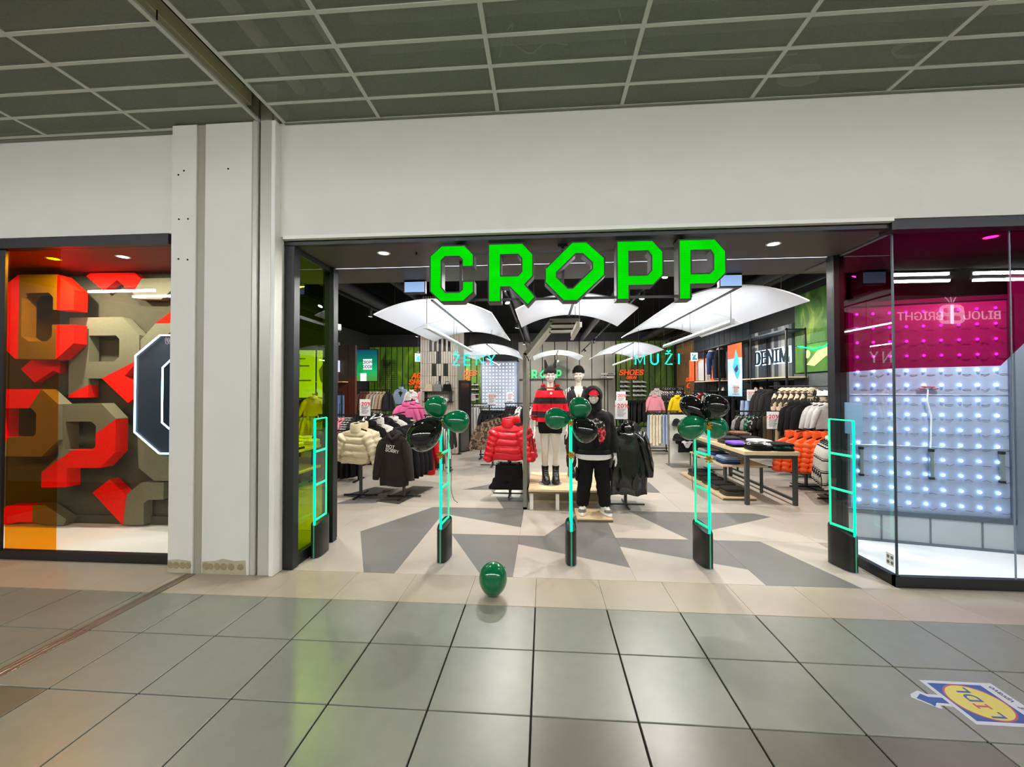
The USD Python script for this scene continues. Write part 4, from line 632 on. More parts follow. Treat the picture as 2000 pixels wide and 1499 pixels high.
def hanger(w, clip=False):
    hk = tube([(.0, 0, -.055), (0, 0, -.02), (.012, 0, .0), (0, 0, .014), (-.014, 0, .004)], .004, 5)
    if clip: return J(hk, bx(-w / 2, w / 2, -.006, .006, -.06, -.05), bx(-w * .42, -w * .32, -.012, .012, -.085, -.05), bx(w * .32, w * .42, -.012, .012, -.085, -.05))
    return J(hk, bar((0, 0, -.055), (-w * .45, 0, -.12), .012, .02), bar((0, 0, -.055), (w * .45, 0, -.12), .012, .02))
def body_loft(w, hem, h, th, seed, puff=0, fold=.012, top=.075):
    r_ = np.random.RandomState(seed); ph = r_.rand(4) * 6.3; g = np.arange(32) * 2 * PI / 32; R = []
    ts = np.concatenate([np.linspace(0, .12, 6), np.linspace(.15, 1, 8 if not puff else puff * 7), [1.0]])
    for k, t in enumerate(ts):
        s = min(1, t / .12) ** .6; a = top + (w / 2 - top) * s if t < .12 else w / 2 + (hem / 2 - w / 2) * (t - .12) / .88
        b = .035 + (th / 2 - .035) * min(1, t / .3)
        if puff:
            q = abs(math.sin(PI * puff * t)) ** .6; q = q ** .55; a *= .955 + .045 * q; b *= .70 + .32 * q
        if k == len(ts) - 1: a *= .9; b *= .7
        rr = 1 + fold / .1 * t * (np.sin(5 * g + ph[0]) * .5 + np.sin(9 * g + ph[1] + 2 * t) * .35) * (.45 if puff else 1)
        c, s_ = np.cos(g), np.sin(g); R.append(np.stack([a * np.sign(c) * np.abs(c) ** .75, b * rr * np.sign(s_) * np.abs(s_) ** .75 + .006 * math.sin(7 * t + ph[2]), np.full(32, -.10 - t * h) + .012 * t * np.sin(3 * g + ph[3])], 1))
    return loft(R)
def sleeve(sx, w, h, sl, sw, spread, puff, th):
    n = 7 if not puff else 5 * max(2, puff); t = np.linspace(0, 1, n); p = np.stack([sx * (w / 2 - sw * .75 + (spread + sw * .75) * t ** .8), -.012 - .03 * t, -.10 - .075 * 1 - .03 - sl * t], 1); r = sw * (1 - .3 * t)
    if puff: r = r * (.82 + .2 * np.abs(np.sin(PI * (puff + 1) * t)) ** .35)
    r[0] *= .75; r[-1] *= .8; m = tube(p, r, 14); f = min(1, (th + .05) / (2.2 * sw)); m[0][:, 1] *= f; return m
def top(name, label, cat, mt, w=.50, hem=.52, h=.62, th=.12, sl=.52, sw=.075, spread=.10, puff=0, hood=False, collar=.05, seed=1, group=None, loc=(0, 0, 0), rot=(0, 0, 0), extra=None, mt2=None, wr=.012, fold=.012):
    t = thing(name, label, cat, group, loc, rot); part(t, 'hanger', hanger(w * .85), hang_m); part(t, 'body', lift(lift(body_loft(w, hem, h, th, seed, puff, fold), wr, 11, seed), wr * .5, 30, seed + 9), mt, 60)
    if sl:
        for sx in (-1, 1): part(t, 'sleeve', lift(sleeve(sx, w, h, sl, sw, spread, puff, th), wr * 1.2, 13, seed + 3), mt2 or mt, 60)
    if hood: part(t, 'hood', lift(J(ell((0, .03, -.10), (.13, .075, .085), 18, 10), tube([(.10, -.03, -.07), (.06, -.075, -.13), (0, -.085, -.17), (-.06, -.075, -.13), (-.10, -.03, -.07)], [.03, .035, .03, .035, .03], 8)), .02, 14, seed), mt, True)
    elif collar:
        g = np.linspace(0, 2 * PI, 25)[:-1]; cr = collar * .55
        part(t, 'collar', loft([np.stack([(.085 + o) * np.cos(g), (.055 + o) * np.sin(g), np.full(24, z) - .012 * np.cos(g + PI / 2)], 1) for o, z in ((.012, -.135), (.02, -.10), (.014, -.10 + collar), (0, -.10 + collar + .01), (-.014, -.10 + collar), (-.016, -.10))]), mt, 60)
    if extra: extra(t)
    return t
def trousers(name, label, cat, mt, w=.36, h=.92, th=.07, leg=.17, seed=1, group=None, loc=(0, 0, 0), rot=(0, 0, 0), flare=1.0):
    t = thing(name, label, cat, group, loc, rot); part(t, 'hanger', hanger(w, True), hang_m); g = np.arange(20) * 2 * PI / 20; r_ = np.random.RandomState(seed)
    c, s_ = np.cos(g), np.sin(g); sq = lambda a, b, x, z, k=0: np.stack([x + a * np.sign(c) * np.abs(c) ** .8, b * np.sign(s_) * np.abs(s_) ** .8 * (1 + .12 * np.sin(4 * g + k)), np.full(20, z)], 1)
    part(t, 'waist', loft([sq(w / 2, th * .45, 0, -.075), sq(w / 2 * 1.02, th * .5, 0, -.12), sq(w / 2 * 1.08, th * .6, 0, -.30), sq(w / 2 * 1.08, th * .6, 0, -.34)]), mt, 50)
    for sx in (-1, 1): part(t, 'leg', loft([sq(leg / 2 * (1.05 + (flare - 1) * u) * (1 + .05 * math.sin(9 * u + seed)), th * .55, sx * (w * .27 + .01 * u), -.30 - (h - .30) * u, 3 * u + seed) for u in np.linspace(0, 1, 9)]), mt, 50)
    return t
C = {}
C['cream'] = mat('puffer_cream', (226, 208, 172), .55, sheen=.2, bump=.5, bs=22); C['red'] = mat('puffer_red', (222, 14, 34), .4, bump=.4, bs=22); C['orange'] = mat('puffer_orange', (250, 92, 28), .5, bump=.4, bs=24)
C['black'] = black_cloth; C['charcoal'] = cloth('charcoal_cloth', (44, 42, 42)); C['brownblack'] = cloth('washed_black', (46, 40, 37)); C['white'] = cloth('white_cloth', (226, 222, 214)); C['grey'] = cloth('grey_cloth', (138, 136, 134)); C['pink'] = cloth('pink_cloth', (236, 150, 160)); C['hotpink'] = cloth('hotpink_cloth', (244, 110, 164)); C['beige'] = cloth('beige_cloth', (212, 188, 158)); C['brown'] = cloth('brown_cloth', (120, 84, 62)); C['lightblue'] = cloth('lightblue_cloth', (170, 190, 220)); C['yellow'] = cloth('yellow_cloth', (250, 206, 20)); C['denim'] = cloth('denim_cloth', (92, 118, 160), var=.3, vs=6); C['paledenim'] = cloth('paledenim_cloth', (160, 178, 204), var=.3, vs=6); C['darkdenim'] = cloth('darkdenim_cloth', (44, 58, 96)); C['creamcloth'] = cloth('cream_cloth', (228, 216, 192)); C['olive'] = cloth('olive_cloth', (86, 78, 56), var=.3); C['redcloth'] = cloth('red_cloth', (196, 24, 34)); C['purple'] = cloth('purple_cloth', (120, 84, 200)); C['mint'] = cloth('mint_cloth', (120, 190, 160))
C['leather'] = mat('leather_black', (7, 7, 7), .16, coat=.8); C['lightgrey'] = cloth('lightgrey_cloth', (196, 194, 190))
def camo_mat(key, a, b, c_, s=9):
    n = {'t': ('texture_coordinate', {}), 'n': ('noise_texture', {'scale': float(s), 'detail': 2.0}), 'r': ('rgb_ramp', {'interpolate': False, 'ramp': [(0, lin(a)), (.45, lin(b)), (.56, lin(c_))]}), 'p': ('principled_bsdf', {'roughness': .9})}
    mats[key] = usdkit.material(stage, '/World/Looks/' + key, n, [('t.object', 'n.vector'), ('n.fac', 'r.fac'), ('r.color', 'p.base_color')], surface='p.BSDF'); return mats[key]
C['camo'] = camo_mat('camo', (60, 46, 36), (132, 110, 84), (92, 74, 54)); C['printed'] = camo_mat('printed', (24, 24, 24), (24, 24, 24), (196, 192, 186), 14); C['greenprint'] = camo_mat('greenprint', (14, 40, 34), (20, 90, 70), (120, 170, 150), 16); C['beigeprint'] = camo_mat('beigeprint', (60, 50, 40), (220, 196, 166), (220, 196, 166), 7)
def bands(key, axis, a, b, s, w=.5):
    n = {'t': ('texture_coordinate', {}), 's': ('separate_xyz', {}), 'm': ('math', {'math_type': 'multiply', 'value2': s}), 'f': ('math', {'math_type': 'fraction'}), 'l': ('math', {'math_type': 'less_than', 'value2': w}), 'c': ('mix', {'color1': lin(a), 'color2': lin(b)}), 'p': ('principled_bsdf', {'roughness': .9})}
    mats[key] = usdkit.material(stage, '/World/Looks/' + key, n, [('t.object', 's.vector'), (f's.{axis}', 'm.value1'), ('m.value', 'f.value1'), ('f.value', 'l.value1'), ('l.value', 'c.fac'), ('c.color', 'p.base_color')], surface='p.BSDF'); return mats[key]
C['stripe'] = bands('stripe_bw', 'z', (40, 38, 38), (206, 200, 192), 22.0); C['stripebrown'] = bands('stripe_brown', 'z', (90, 64, 46), (222, 204, 176), 18.0); C['vstripe'] = bands('stripe_vertical', 'x', (30, 28, 28), (220, 214, 208), 26.0, .6)
def plaid():
    n = {'t': ('texture_coordinate', {}), 's': ('separate_xyz', {}), 'c': ('mix', {'color1': lin((222, 216, 204)), 'color2': lin((34, 32, 40))}), 'MM': ('math', {'math_type': 'maximum'}), 'p': ('principled_bsdf', {'roughness': .9})}; l = [('t.object', 's.vector'), ('MM.value', 'c.fac'), ('c.color', 'p.base_color')]
    for ax, s, o in (('x', 5.2, '1'), ('z', 5.2, '2')):
        n |= {'m' + ax: ('math', {'math_type': 'multiply', 'value2': s}), 'f' + ax: ('math', {'math_type': 'fraction'}), 'l' + ax: ('math', {'math_type': 'less_than', 'value2': .11}), 'g' + ax: ('math', {'math_type': 'multiply_add', 'value2': 1.0, 'value3': .82}), 'h' + ax: ('math', {'math_type': 'fraction'}), 'k' + ax: ('math', {'math_type': 'less_than', 'value2': .05}), 'x' + ax: ('math', {'math_type': 'maximum'})}
        l += [(f's.{ax}', f'm{ax}.value1'), (f'm{ax}.value', f'f{ax}.value1'), (f'f{ax}.value', f'l{ax}.value1'), (f'm{ax}.value', f'g{ax}.value1'), (f'g{ax}.value', f'h{ax}.value1'), (f'h{ax}.value', f'k{ax}.value1'), (f'l{ax}.value', f'x{ax}.value1'), (f'k{ax}.value', f'x{ax}.value2'), (f'x{ax}.value', f'MM.value{o}')]
    mats['plaid'] = usdkit.material(stage, '/World/Looks/plaid', n, l, surface='p.BSDF'); return mats['plaid']
C['plaid'] = plaid()
# kinds of garment: name, builder, options. The first of a kind is built, the others refer to it.
K = {}
def kind(key, name, cat, fn, **o): K[key] = [name, cat, fn, o, None]
P_ = dict(puff=5, th=.19, h=.58, w=.54, hem=.54, sw=.105, sl=.50, collar=.10, spread=.07)
kind('puffer_cream', 'puffer_jacket', 'jacket', top, mt=C['cream'], **(P_ | dict(spread=.15, sl=.48, wr=.034))); kind('puffer_red', 'puffer_jacket', 'jacket', top, mt=C['red'], **(P_ | dict(wr=.034))); kind('puffer_orange', 'puffer_jacket', 'jacket', top, mt=C['orange'], **(P_ | dict(h=.62, spread=.05))); kind('puffer_white', 'puffer_jacket', 'jacket', top, mt=C['white'], **P_)
def not_sorry(t):
    for s, x, z in (('NOT', -.03, -.28), ('SORRY', 0, -.345)): part(t, 'print', mv(text(s, .052, .003, True), (x, -.083, z), ry=.15), mats.setdefault('print_white', mat('print_white', (232, 228, 222), .8)), label='white lettering')
kind('hoodie_print', 'hoodie', 'hoodie', top, mt=C['brownblack'], w=.52, hem=.50, h=.82, th=.14, sl=.62, sw=.09, spread=.05, hood=True, extra=not_sorry, fold=.03)
kind('hoodie_black', 'hoodie', 'hoodie', top, mt=C['black'], w=.52, hem=.50, h=.80, th=.12, sl=.62, sw=.085, spread=.05, hood=True, seed=3); kind('hoodie_charcoal', 'hoodie', 'hoodie', top, mt=C['charcoal'], w=.52, hem=.5, h=.78, th=.10, sl=.6, sw=.085, spread=.05, hood=True, seed=4)
for k, m_ in (('red', 'redcloth'), ('white', 'white'), ('grey', 'grey'), ('black', 'black'), ('pink', 'pink'), ('hotpink', 'hotpink'), ('beige', 'beige'), ('stripe', 'stripe'), ('stripebrown', 'stripebrown'), ('lightblue', 'lightblue'), ('yellow', 'yellow'), ('printed', 'printed'), ('brown', 'brown'), ('charcoal', 'charcoal'), ('greenprint', 'greenprint'), ('vstripe', 'vstripe'), ('lightgrey', 'lightgrey')):
    kind('sweat_' + k, 'sweatshirt', 'sweatshirt', top, mt=C[m_], h=.60, th=.085, sl=.50, seed=len(K)); kind('tee_' + k, 't_shirt', 't-shirt', top, mt=C[m_], h=.62, th=.05, sl=.17, sw=.085, spread=.06, collar=.015, seed=len(K)); kind('long_' + k, 'long_top', 'top', top, mt=C[m_], h=.86, th=.08, sl=.55, seed=len(K))
kind('coat_leather', 'leather_coat', 'coat', top, mt=C['leather'], w=.50, hem=.56, h=.98, th=.16, sl=.60, sw=.085, spread=.08, collar=.07, wr=.045, fold=.035); kind('coat_black', 'coat', 'coat', top, mt=C['black'], w=.5, hem=.56, h=.95, th=.12, sl=.6, sw=.08, spread=.05, collar=.06)
kind('shirt_plaid', 'plaid_shirt', 'shirt', top, mt=C['plaid'], h=.74, th=.12, sl=.58, sw=.085, spread=.06, collar=.05); kind('jacket_camo', 'camouflage_jacket', 'jacket', top, mt=C['camo'], h=.62, th=.12, sl=.55, sw=.085, spread=.12); kind('jacket_brown', 'jacket', 'jacket', top, mt=C['brown'], h=.6, th=.10, sl=.52); kind('jacket_black', 'jacket', 'jacket', top, mt=C['charcoal'], h=.68, th=.10, sl=.56, sw=.08); kind('jacket_beige', 'jacket', 'jacket', top, mt=C['beige'], h=.62, th=.10, sl=.54, sw=.08)
kind('hoodie_beige', 'hoodie', 'hoodie', top, mt=C['beigeprint'], w=.5, hem=.46, h=.66, th=.10, sl=.56, sw=.08, spread=.05, hood=True)
for k in ('black', 'creamcloth', 'denim', 'paledenim', 'darkdenim', 'olive', 'beige', 'white', 'lightgrey', 'brown'):
    kind('trousers_' + k, 'jeans' if 'denim' in k else 'trousers', 'jeans' if 'denim' in k else 'trousers', trousers, mt=C[k], seed=len(K))
kind('culottes', 'trousers', 'trousers', trousers, mt=C['black'], w=.42, h=.48, th=.14, leg=.25, flare=1.65)
def hang(key, label, loc, rz=0, group=None, sc=1.0):
    k = K[key]; s = np.broadcast_to(sc, 3)
    if k[4] is None: k[4] = k[2](k[0], label, k[1], group=group, loc=loc, rot=(0, 0, rz), **k[3]); k[4].GetAttribute('xformOp:scale').Set(Gf.Vec3f(*map(float, s))); return k[4]
    return dup(k[4], label, loc, (0, 0, rz), s, group=group, cat=k[1])
def run(keys, label, p0, p1, rz, sp=None, group=True, thin=.55, jit=5):      # garments evenly along a rail or an arm; label: one text or a dict by kind
    p0, p1 = np.array(p0, float), np.array(p1, float); n = len(keys)
    for i, k in enumerate(keys):
        p = p0 + (p1 - p0) * ((i + .5) / n); lb_ = label[k] if isinstance(label, dict) else label
        many = keys.count(k) > 1 or not isinstance(label, dict)
        hang(k, lb_, tuple(p), rz + rng.uniform(-jit, jit), (lb_[:60] if many and group else None), (1 + rng.uniform(-.04, .04), thin, 1 + rng.uniform(-.05, .03)))
def rail_rack(label, x0, y0, x1, y1, z, posts=True):
    t = thing('clothes_rack', label, 'rack', None, (x0, y0, 0)); d = np.array([x1 - x0, y1 - y0, 0.0]); L = np.linalg.norm(d); u = d / L; nrm = np.array([-u[1], u[0], 0])
    part(t, 'rail', bar((0, 0, z), tuple(d + (0, 0, z)), .025, .03), black_metal)
    for q in (u * .04, d - u * .04):
        part(t, 'post', bar(q, q + (0, 0, z), .03), black_metal); part(t, 'foot', bar(q - nrm * .24 + (0, 0, .012), q + nrm * .24 + (0, 0, .012), .04, .02), black_metal)
    part(t, 'base_shelf', bar((0, 0, .10), tuple(d + (0, 0, .10)), .02, .03), black_metal); return t
def arm_rack(label, post, z, arms, plate=None, pm=None):
    t = thing('clothes_rack', label, 'rack', None, (*post, 0)); part(t, 'post', bx(-.022, .022, -.022, .022, .01, z + .02, .003), mat('rack_grey', (72, 70, 62), .45))
    if plate: part(t, 'base_plate', flat(Polygon([(a - post[0], b - post[1]) for a, b in plate]), 0, .012), pm or mats['rack_grey'])
    for a, b in arms: part(t, 'arm', bar(np.array(a) - (*post, 0), np.array(b) - (*post, 0), .016, .024), black_metal)
    part(t, 'cross_bar', J(bx(-.3, .3, -.012, .012, .012, .03), bx(-.012, .012, -.3, .3, .012, .03)), black_metal); return t
sale_n = [0]
card = mat('card_white', (236, 232, 232), .5); ink_r = mat('ink_red', (214, 60, 66), .6); ink_g = mat('ink_grey', (150, 148, 150), .6)
def sale(x, y, z, label, s=1.0, rz=0, stem=.25):
    t = thing('sale_card', label, 'sign', None, (x, y, z), (0, 0, rz), s); part(t, 'card', bx(-.10, .10, -.003, .003, 0, .30), card); part(t, 'print', mv(text('-20%', .062, .002, True), (0, -.004, .215)), ink_r)
    part(t, 'small_print', J(*[bx(-.07 + .01 * (k % 2), .07 - .02 * (k % 3), -.005, -.003, .155 - .022 * k, .165 - .022 * k) for k in range(6)]), ink_g, kind='stuff', label='lines of small grey print'); part(t, 'holder', J(bx(-.105, .105, -.006, .006, -.012, 0), bx(-.006, .006, -.006, .006, -stem, -.01)), black_metal)

# ---- front racks
arm_rack('clothes rack with a square foot holding the cream puffer jackets', (-3.20, 7.14), 1.30, [((-3.24, 6.95, 1.27), (-2.73, 8.07, 1.42))], [(-3.5, 7.12), (-3.1, 6.98), (-2.78, 7.62), (-3.2, 7.78)])
arm = lambda t, a=(-3.24, 6.95, 1.27), b=(-2.73, 8.07, 1.42): tuple(np.array(a) + (np.array(b) - a) * t)
hang('puffer_cream', 'cream puffer jacket facing out at the front of the left rack', arm(.03), -6); hang('puffer_cream', 'second cream puffer jacket just behind the front one', arm(.15), -2)
hang('coat_black', 'black coat hanging right behind the cream puffer jackets', arm(.30), 4, None, (1, .6, .75)); hang('puffer_white', 'white padded jacket showing its collar above the cream ones', arm(.45), 4, None, (1, .6, 1)); hang('hoodie_black', 'black hoodie at the back of the cream jackets rack', arm(.60), 4, None, (1, .6, .8)); hang('long_white', 'long white top at the far end of the cream jackets rack', arm(.75), 6, None, (1, .7, .8)); hang('sweat_black', 'black sweatshirt last on the arm behind the cream jackets', arm(.9), 6)
sale(-3.20, 7.30, 1.39, 'white sale card with red print above the cream puffer jackets', stem=.12)
arm_rack('clothes rack on a flat foot holding the printed black hoodies', (-2.42, 7.12), 1.16, [((-2.51, 6.83, 1.20), (-1.97, 8.22, 1.34))], [(-2.78, 6.8), (-2.35, 6.66), (-2.1, 7.85), (-2.5, 7.9)])
arm2 = lambda t: tuple(np.array((-2.51, 6.83, 1.20)) + np.array((.54, 1.39, .14)) * t)
hang('hoodie_print', 'washed black hoodie with white two-word print facing the entrance', arm2(.02), -4, None, (1, 1, 1.03))
for k, t_ in enumerate((.12, .20, .28, .36)): hang('hoodie_black', ['black hoodie first behind the printed one', 'black hoodie second behind the printed one', 'black hoodie third behind the printed one', 'black hoodie just in front of the red top'][k], arm2(t_), 2, None, (1, .6, 1))
hang('long_red', 'long red top among the black hoodies', arm2(.50), 4, None, (1, .8, 1)); hang('hoodie_charcoal', 'charcoal hoodie behind the red top', arm2(.60), 4, None, (1, .6, 1)); hang('long_vstripe', 'black top with white side stripes at the end of the hoodie rack', arm2(.72), 4, None, (1, .6, 1))
arm_rack('clothes rack with a pale foot holding the red puffer jackets', (-.60, 7.42), 1.40, [((-.62, 6.92, 1.36), (-.50, 8.2, 1.40)), ((-.6, 7.0, .66), (-.6, 7.5, .70))], [(-.92, 7.22), (-.42, 7.18), (-.40, 7.68), (-.88, 7.72)], off_white)
for k in range(4): hang('puffer_red', ['red puffer jacket facing out at the front of the middle rack', 'red puffer jacket behind the front red one', 'third red puffer jacket from the front', 'last red puffer jacket, next to the grey frame'][k], (-.60 + .03 * k, 6.95 + .12 * k, 1.37), -3 + 2 * k)
for k in range(2): hang('culottes', ['wide black short trousers hanging below the front red puffer jacket', 'second pair of wide black short trousers below the red puffer jackets'][k], (-.60 + .02 * k, 7.03 + .14 * k, .67), 2 * k)
arm_rack('clothes rack with a glossy foot holding the black leather coats', (1.30, 6.85), 1.36, [((1.26, 6.45, 1.34), (1.42, 7.3, 1.38))], [(1.02, 6.56), (1.48, 6.52), (1.52, 7.1), (1.1, 7.15)], mat('plate_pale', (150, 146, 138), .3))
for k in range(5): hang('coat_leather', ['glossy black leather coat facing out beside the hooded mannequin', 'second black leather coat from the front', 'third black leather coat from the front', 'fourth black leather coat from the front', 'last black leather coat on the rack'][k], (1.27 + .035 * k, 6.50 + .13 * k, 1.345), -3 + 2 * k)
sale(1.245, 6.85, 1.38, 'white sale card with red print above the black leather coats', stem=.05); sale(1.32, 7.3, 1.58, 'smaller sale card just behind the one above the leather coats', .8, stem=.22)

# ---- left side of the shop
rail_rack('clothes rack of grey striped and pink tops at the far left', -5.05, 9.05, -4.12, 9.05, 1.30)
run(['sweat_grey'] * 3 + ['sweat_stripe'] * 3 + ['sweat_pink'] * 2 + ['sweat_stripe'] * 2 + ['sweat_charcoal'], {'sweat_grey': 'grey sweatshirt on the rail at the far left by the lime panel post', 'sweat_stripe': 'black and white striped sweatshirt on the far left rail', 'sweat_pink': 'pink sweatshirt on the far left rail', 'sweat_charcoal': 'charcoal sweatshirt at the right end of the far left rail'}, (-5.0, 9.05, 1.27), (-4.17, 9.05, 1.27), 80)
rail_rack('low clothes rack of black trousers in front of the striped tops', -4.75, 8.35, -3.75, 8.35, 1.02)
run(['trousers_black'] * 4 + ['trousers_white'] + ['trousers_black'] * 4, {'trousers_black': 'black trousers on the low rack behind the cream puffer jackets', 'trousers_white': 'white trousers among the black ones on the low left rack'}, (-4.7, 8.35, .99), (-3.8, 8.35, .99), 84, thin=.9)
rail_rack('clothes rack of black and white tops left of the tiled pillar', -4.45, 10.2, -3.15, 10.2, 1.36)
run(['tee_white', 'tee_black', 'tee_lightgrey', 'tee_black', 'tee_white', 'tee_black', 'tee_grey', 'tee_black', 'tee_white', 'tee_charcoal', 'tee_black', 'tee_lightgrey', 'tee_black', 'tee_white'], {'tee_white': 'white t-shirt on the black and white rack left of the pillar', 'tee_black': 'black t-shirt on the black and white rack left of the pillar', 'tee_grey': 'mid grey t-shirt on the black and white rack', 'tee_lightgrey': 'pale grey t-shirt on the black and white rack', 'tee_charcoal': 'charcoal t-shirt on the black and white rack'}, (-4.4, 10.2, 1.33), (-3.2, 10.2, 1.33), 78, thin=1)
rail_rack('small clothes rack of beige trousers and pink sweatshirts', -3.75, 9.55, -3.05, 9.55, 1.28)
run(['trousers_beige'] * 2 + ['trousers_creamcloth'] * 2, {'trousers_beige': 'beige trousers on the small rack left of the balloons', 'trousers_creamcloth': 'cream trousers on the small rack left of the balloons'}, (-3.7, 9.55, 1.25), (-3.4, 9.55, 1.25), 70, thin=.9)
hang('sweat_hotpink', 'hot pink hooded sweatshirt facing out near the tiled pillar', (-3.18, 9.5, 1.60), 10, None, (.95, 1, .8)); hang('sweat_hotpink', 'second hot pink sweatshirt behind the first', (-3.12, 9.72, 1.62), 10, None, (.95, 1, .8)); hang('tee_stripebrown', 'brown and cream striped top below the pink sweatshirts', (-2.98, 9.3, 1.24), 8, None, (.8, 1, .7)); hang('sweat_black', 'black sweatshirt below the pink ones', (-3.28, 9.3, 1.24), 6, None, (.7, 1, .7))
arm_rack('slim display stand carrying the hot pink sweatshirts', (-3.15, 9.85), 1.62, [((-3.19, 9.4, 1.59), (-3.1, 9.9, 1.61)), ((-3.3, 9.28, 1.22), (-2.95, 9.28, 1.22)), ((-3.15, 9.28, 1.22), (-3.15, 9.85, 1.22))])
rail_rack('clothes rack of red and black jackets under the left balloons', -2.72, 9.35, -2.08, 9.35, 1.28)
run(['jacket_black'] * 2 + ['sweat_red', 'jacket_beige'] + ['jacket_black'] * 4, {'jacket_black': 'black jacket on the rack under the left balloons', 'sweat_red': 'red sweatshirt among black jackets under the left balloons', 'jacket_beige': 'beige jacket among black ones under the left balloons'}, (-2.68, 9.35, 1.25), (-2.12, 9.35, 1.25), 72)
rail_rack('tall clothes rack of brown and cream jackets under the big green screen', -7.0, 15.4, -5.75, 15.4, 1.86)
run(['jacket_brown'] * 3 + ['jacket_beige'] * 2 + ['long_white', 'jacket_beige', 'sweat_beige', 'jacket_black'], {'jacket_brown': 'brown jacket under the big green screen', 'jacket_beige': 'beige jacket under the big green screen', 'long_white': 'long white top under the big green screen', 'sweat_beige': 'beige sweatshirt under the big green screen', 'jacket_black': 'black jacket at the right end under the big green screen'}, (-6.95, 15.4, 1.83), (-5.8, 15.4, 1.83), 70, thin=.9)
rail_rack('clothes rack of white trousers and jeans by the red-brown partition', -7.1, 12.55, -6.2, 12.55, 1.80)
run(['trousers_white'] * 3 + ['trousers_lightgrey', 'trousers_denim', 'trousers_denim'], {'trousers_white': 'white trousers by the red-brown partition', 'trousers_lightgrey': 'pale grey trousers by the red-brown partition', 'trousers_denim': 'blue jeans by the red-brown partition'}, (-7.05, 12.55, 1.77), (-6.25, 12.55, 1.77), 76, thin=.9)
arm_rack('display stand in front of the lime mural carrying a light blue sweatshirt', (-5.55, 16.4), 2.06, [((-5.55, 15.95, 2.03), (-5.55, 16.4, 2.05))]); hang('sweat_lightblue', 'light blue sweatshirt with black print in front of the lime mural', (-5.56, 15.98, 2.02), 0)
part(K['sweat_lightblue'][4], 'print', front(unary_union([Point(0, -.3).buffer(.06), sbox(-.02, -.42, .02, -.2), sbox(-.08, -.28, .08, -.24)]), -.056, .004), mat('print_dark', (30, 32, 50), .8), label='dark print')
arm_rack('display stand of white hats and pink tops left of the pillar', (-4.35, 14.2), 1.95, [((-4.55, 14.0, 1.9), (-4.1, 14.0, 1.9)), ((-4.35, 14.0, 1.9), (-4.35, 14.2, 1.9))]); hang('sweat_white', 'white top with black hem left of the pillar', (-4.5, 13.98, 1.9), 0, None, (.8, 1, .8)); hang('sweat_pink', 'pale pink top right of the white one, left of the pillar', (-4.08, 13.95, 1.9), 0, None, (.8, 1, .8)); hang('sweat_pink', 'pale pink sweatshirt below the white top, left of the pillar', (-4.35, 13.7, 1.45), 0, None, (.9, 1, .9))
part(stage.GetPrimAtPath('/World/clothes_rack_009') or tp, 'lower_arm', bar((-.2, -.5, 1.46), (.2, -.5, 1.46), .016), black_metal)
sale(-4.2, 13.4, 1.45, 'sale card in front of the pink tops left of the pillar', .9, stem=1.6); sale(-3.22, 10.2, 1.45, 'sale card on the black and white rack at the pillar', 1.0, stem=.1)
# ---- middle and right of the shop
rail_rack('clothes rack of black tops in front of the back light box', -1.75, 11.3, -.85, 11.3, 1.36)
run(['sweat_black'] * 9 + ['sweat_charcoal'] * 3, {'sweat_black': 'black sweatshirt on the rack in front of the light box', 'sweat_charcoal': 'charcoal sweatshirt at the right end of the rack in front of the light box'}, (-1.7, 11.3, 1.33), (-.9, 11.3, 1.33), 72)
sale(-1.42, 11.32, 1.45, 'sale card in front of the light box, left and larger one', 1.1, stem=.08)
rail_rack('clothes rack of dark and white tops behind the red puffer jackets', -1.15, 12.3, -.25, 12.3, 1.46)
run(['tee_black'] * 4 + ['tee_white'] * 2 + ['tee_black'] * 3 + ['tee_white'], {'tee_black': 'black t-shirt on the rack behind the red puffer jackets', 'tee_white': 'white t-shirt on the rack behind the red puffer jackets'}, (-1.1, 12.3, 1.43), (-.3, 12.3, 1.43), 75, thin=1)
sale(-1.0, 12.32, 1.52, 'sale card in front of the light box, right and smaller one', .9, stem=.06)
arm_rack('slanted stand of camouflage jackets left of the red puffer jackets', (-1.25, 10.2), 1.22, [((-1.38, 9.75, 1.12), (-1.05, 10.6, 1.24))])
for k in range(4): hang('jacket_camo', ['camouflage jacket facing out left of the red puffer jackets', 'second camouflage jacket from the front', 'third camouflage jacket from the front', 'last camouflage jacket on the slanted stand'][k], (-1.37 + .07 * k, 9.78 + .16 * k, 1.13 + .022 * k), -10, None, (1, .7, .95))
rail_rack('clothes rack of pale trousers by the light box', -2.25, 13.0, -1.65, 13.0, 1.42)
run(['trousers_lightgrey'] * 5, 'pale grey trousers left of the light box', (-2.2, 13.0, 1.39), (-1.75, 13.0, 1.39), 60, thin=1)
t = thing('display_gondola', 'white display gondola right of the tiled pillar with two small cards', 'display stand', None, (-2.75, 14.3, 0)); part(t, 'body', bx(0, .62, 0, .5, .45, 1.36, .01), off_white); part(t, 'plinth', bx(.03, .59, .03, .47, 0, .45), black_metal); part(t, 'emblem', J(front(Point(.2, 1.15).buffer(.07), -.006, .006)), ink_r); part(t, 'emblem', J(front(Point(.42, 1.12).buffer(.09), -.006, .006)), mat('emblem_green', (14, 60, 44), .5)); sale(-2.45, 14.45, 1.48, 'sale card on the white gondola right of the pillar', .8, stem=.14)
rail_rack('clothes rack of cream trousers and jeans behind the leather coats', 2.95, 12.3, 3.85, 12.3, 1.24)
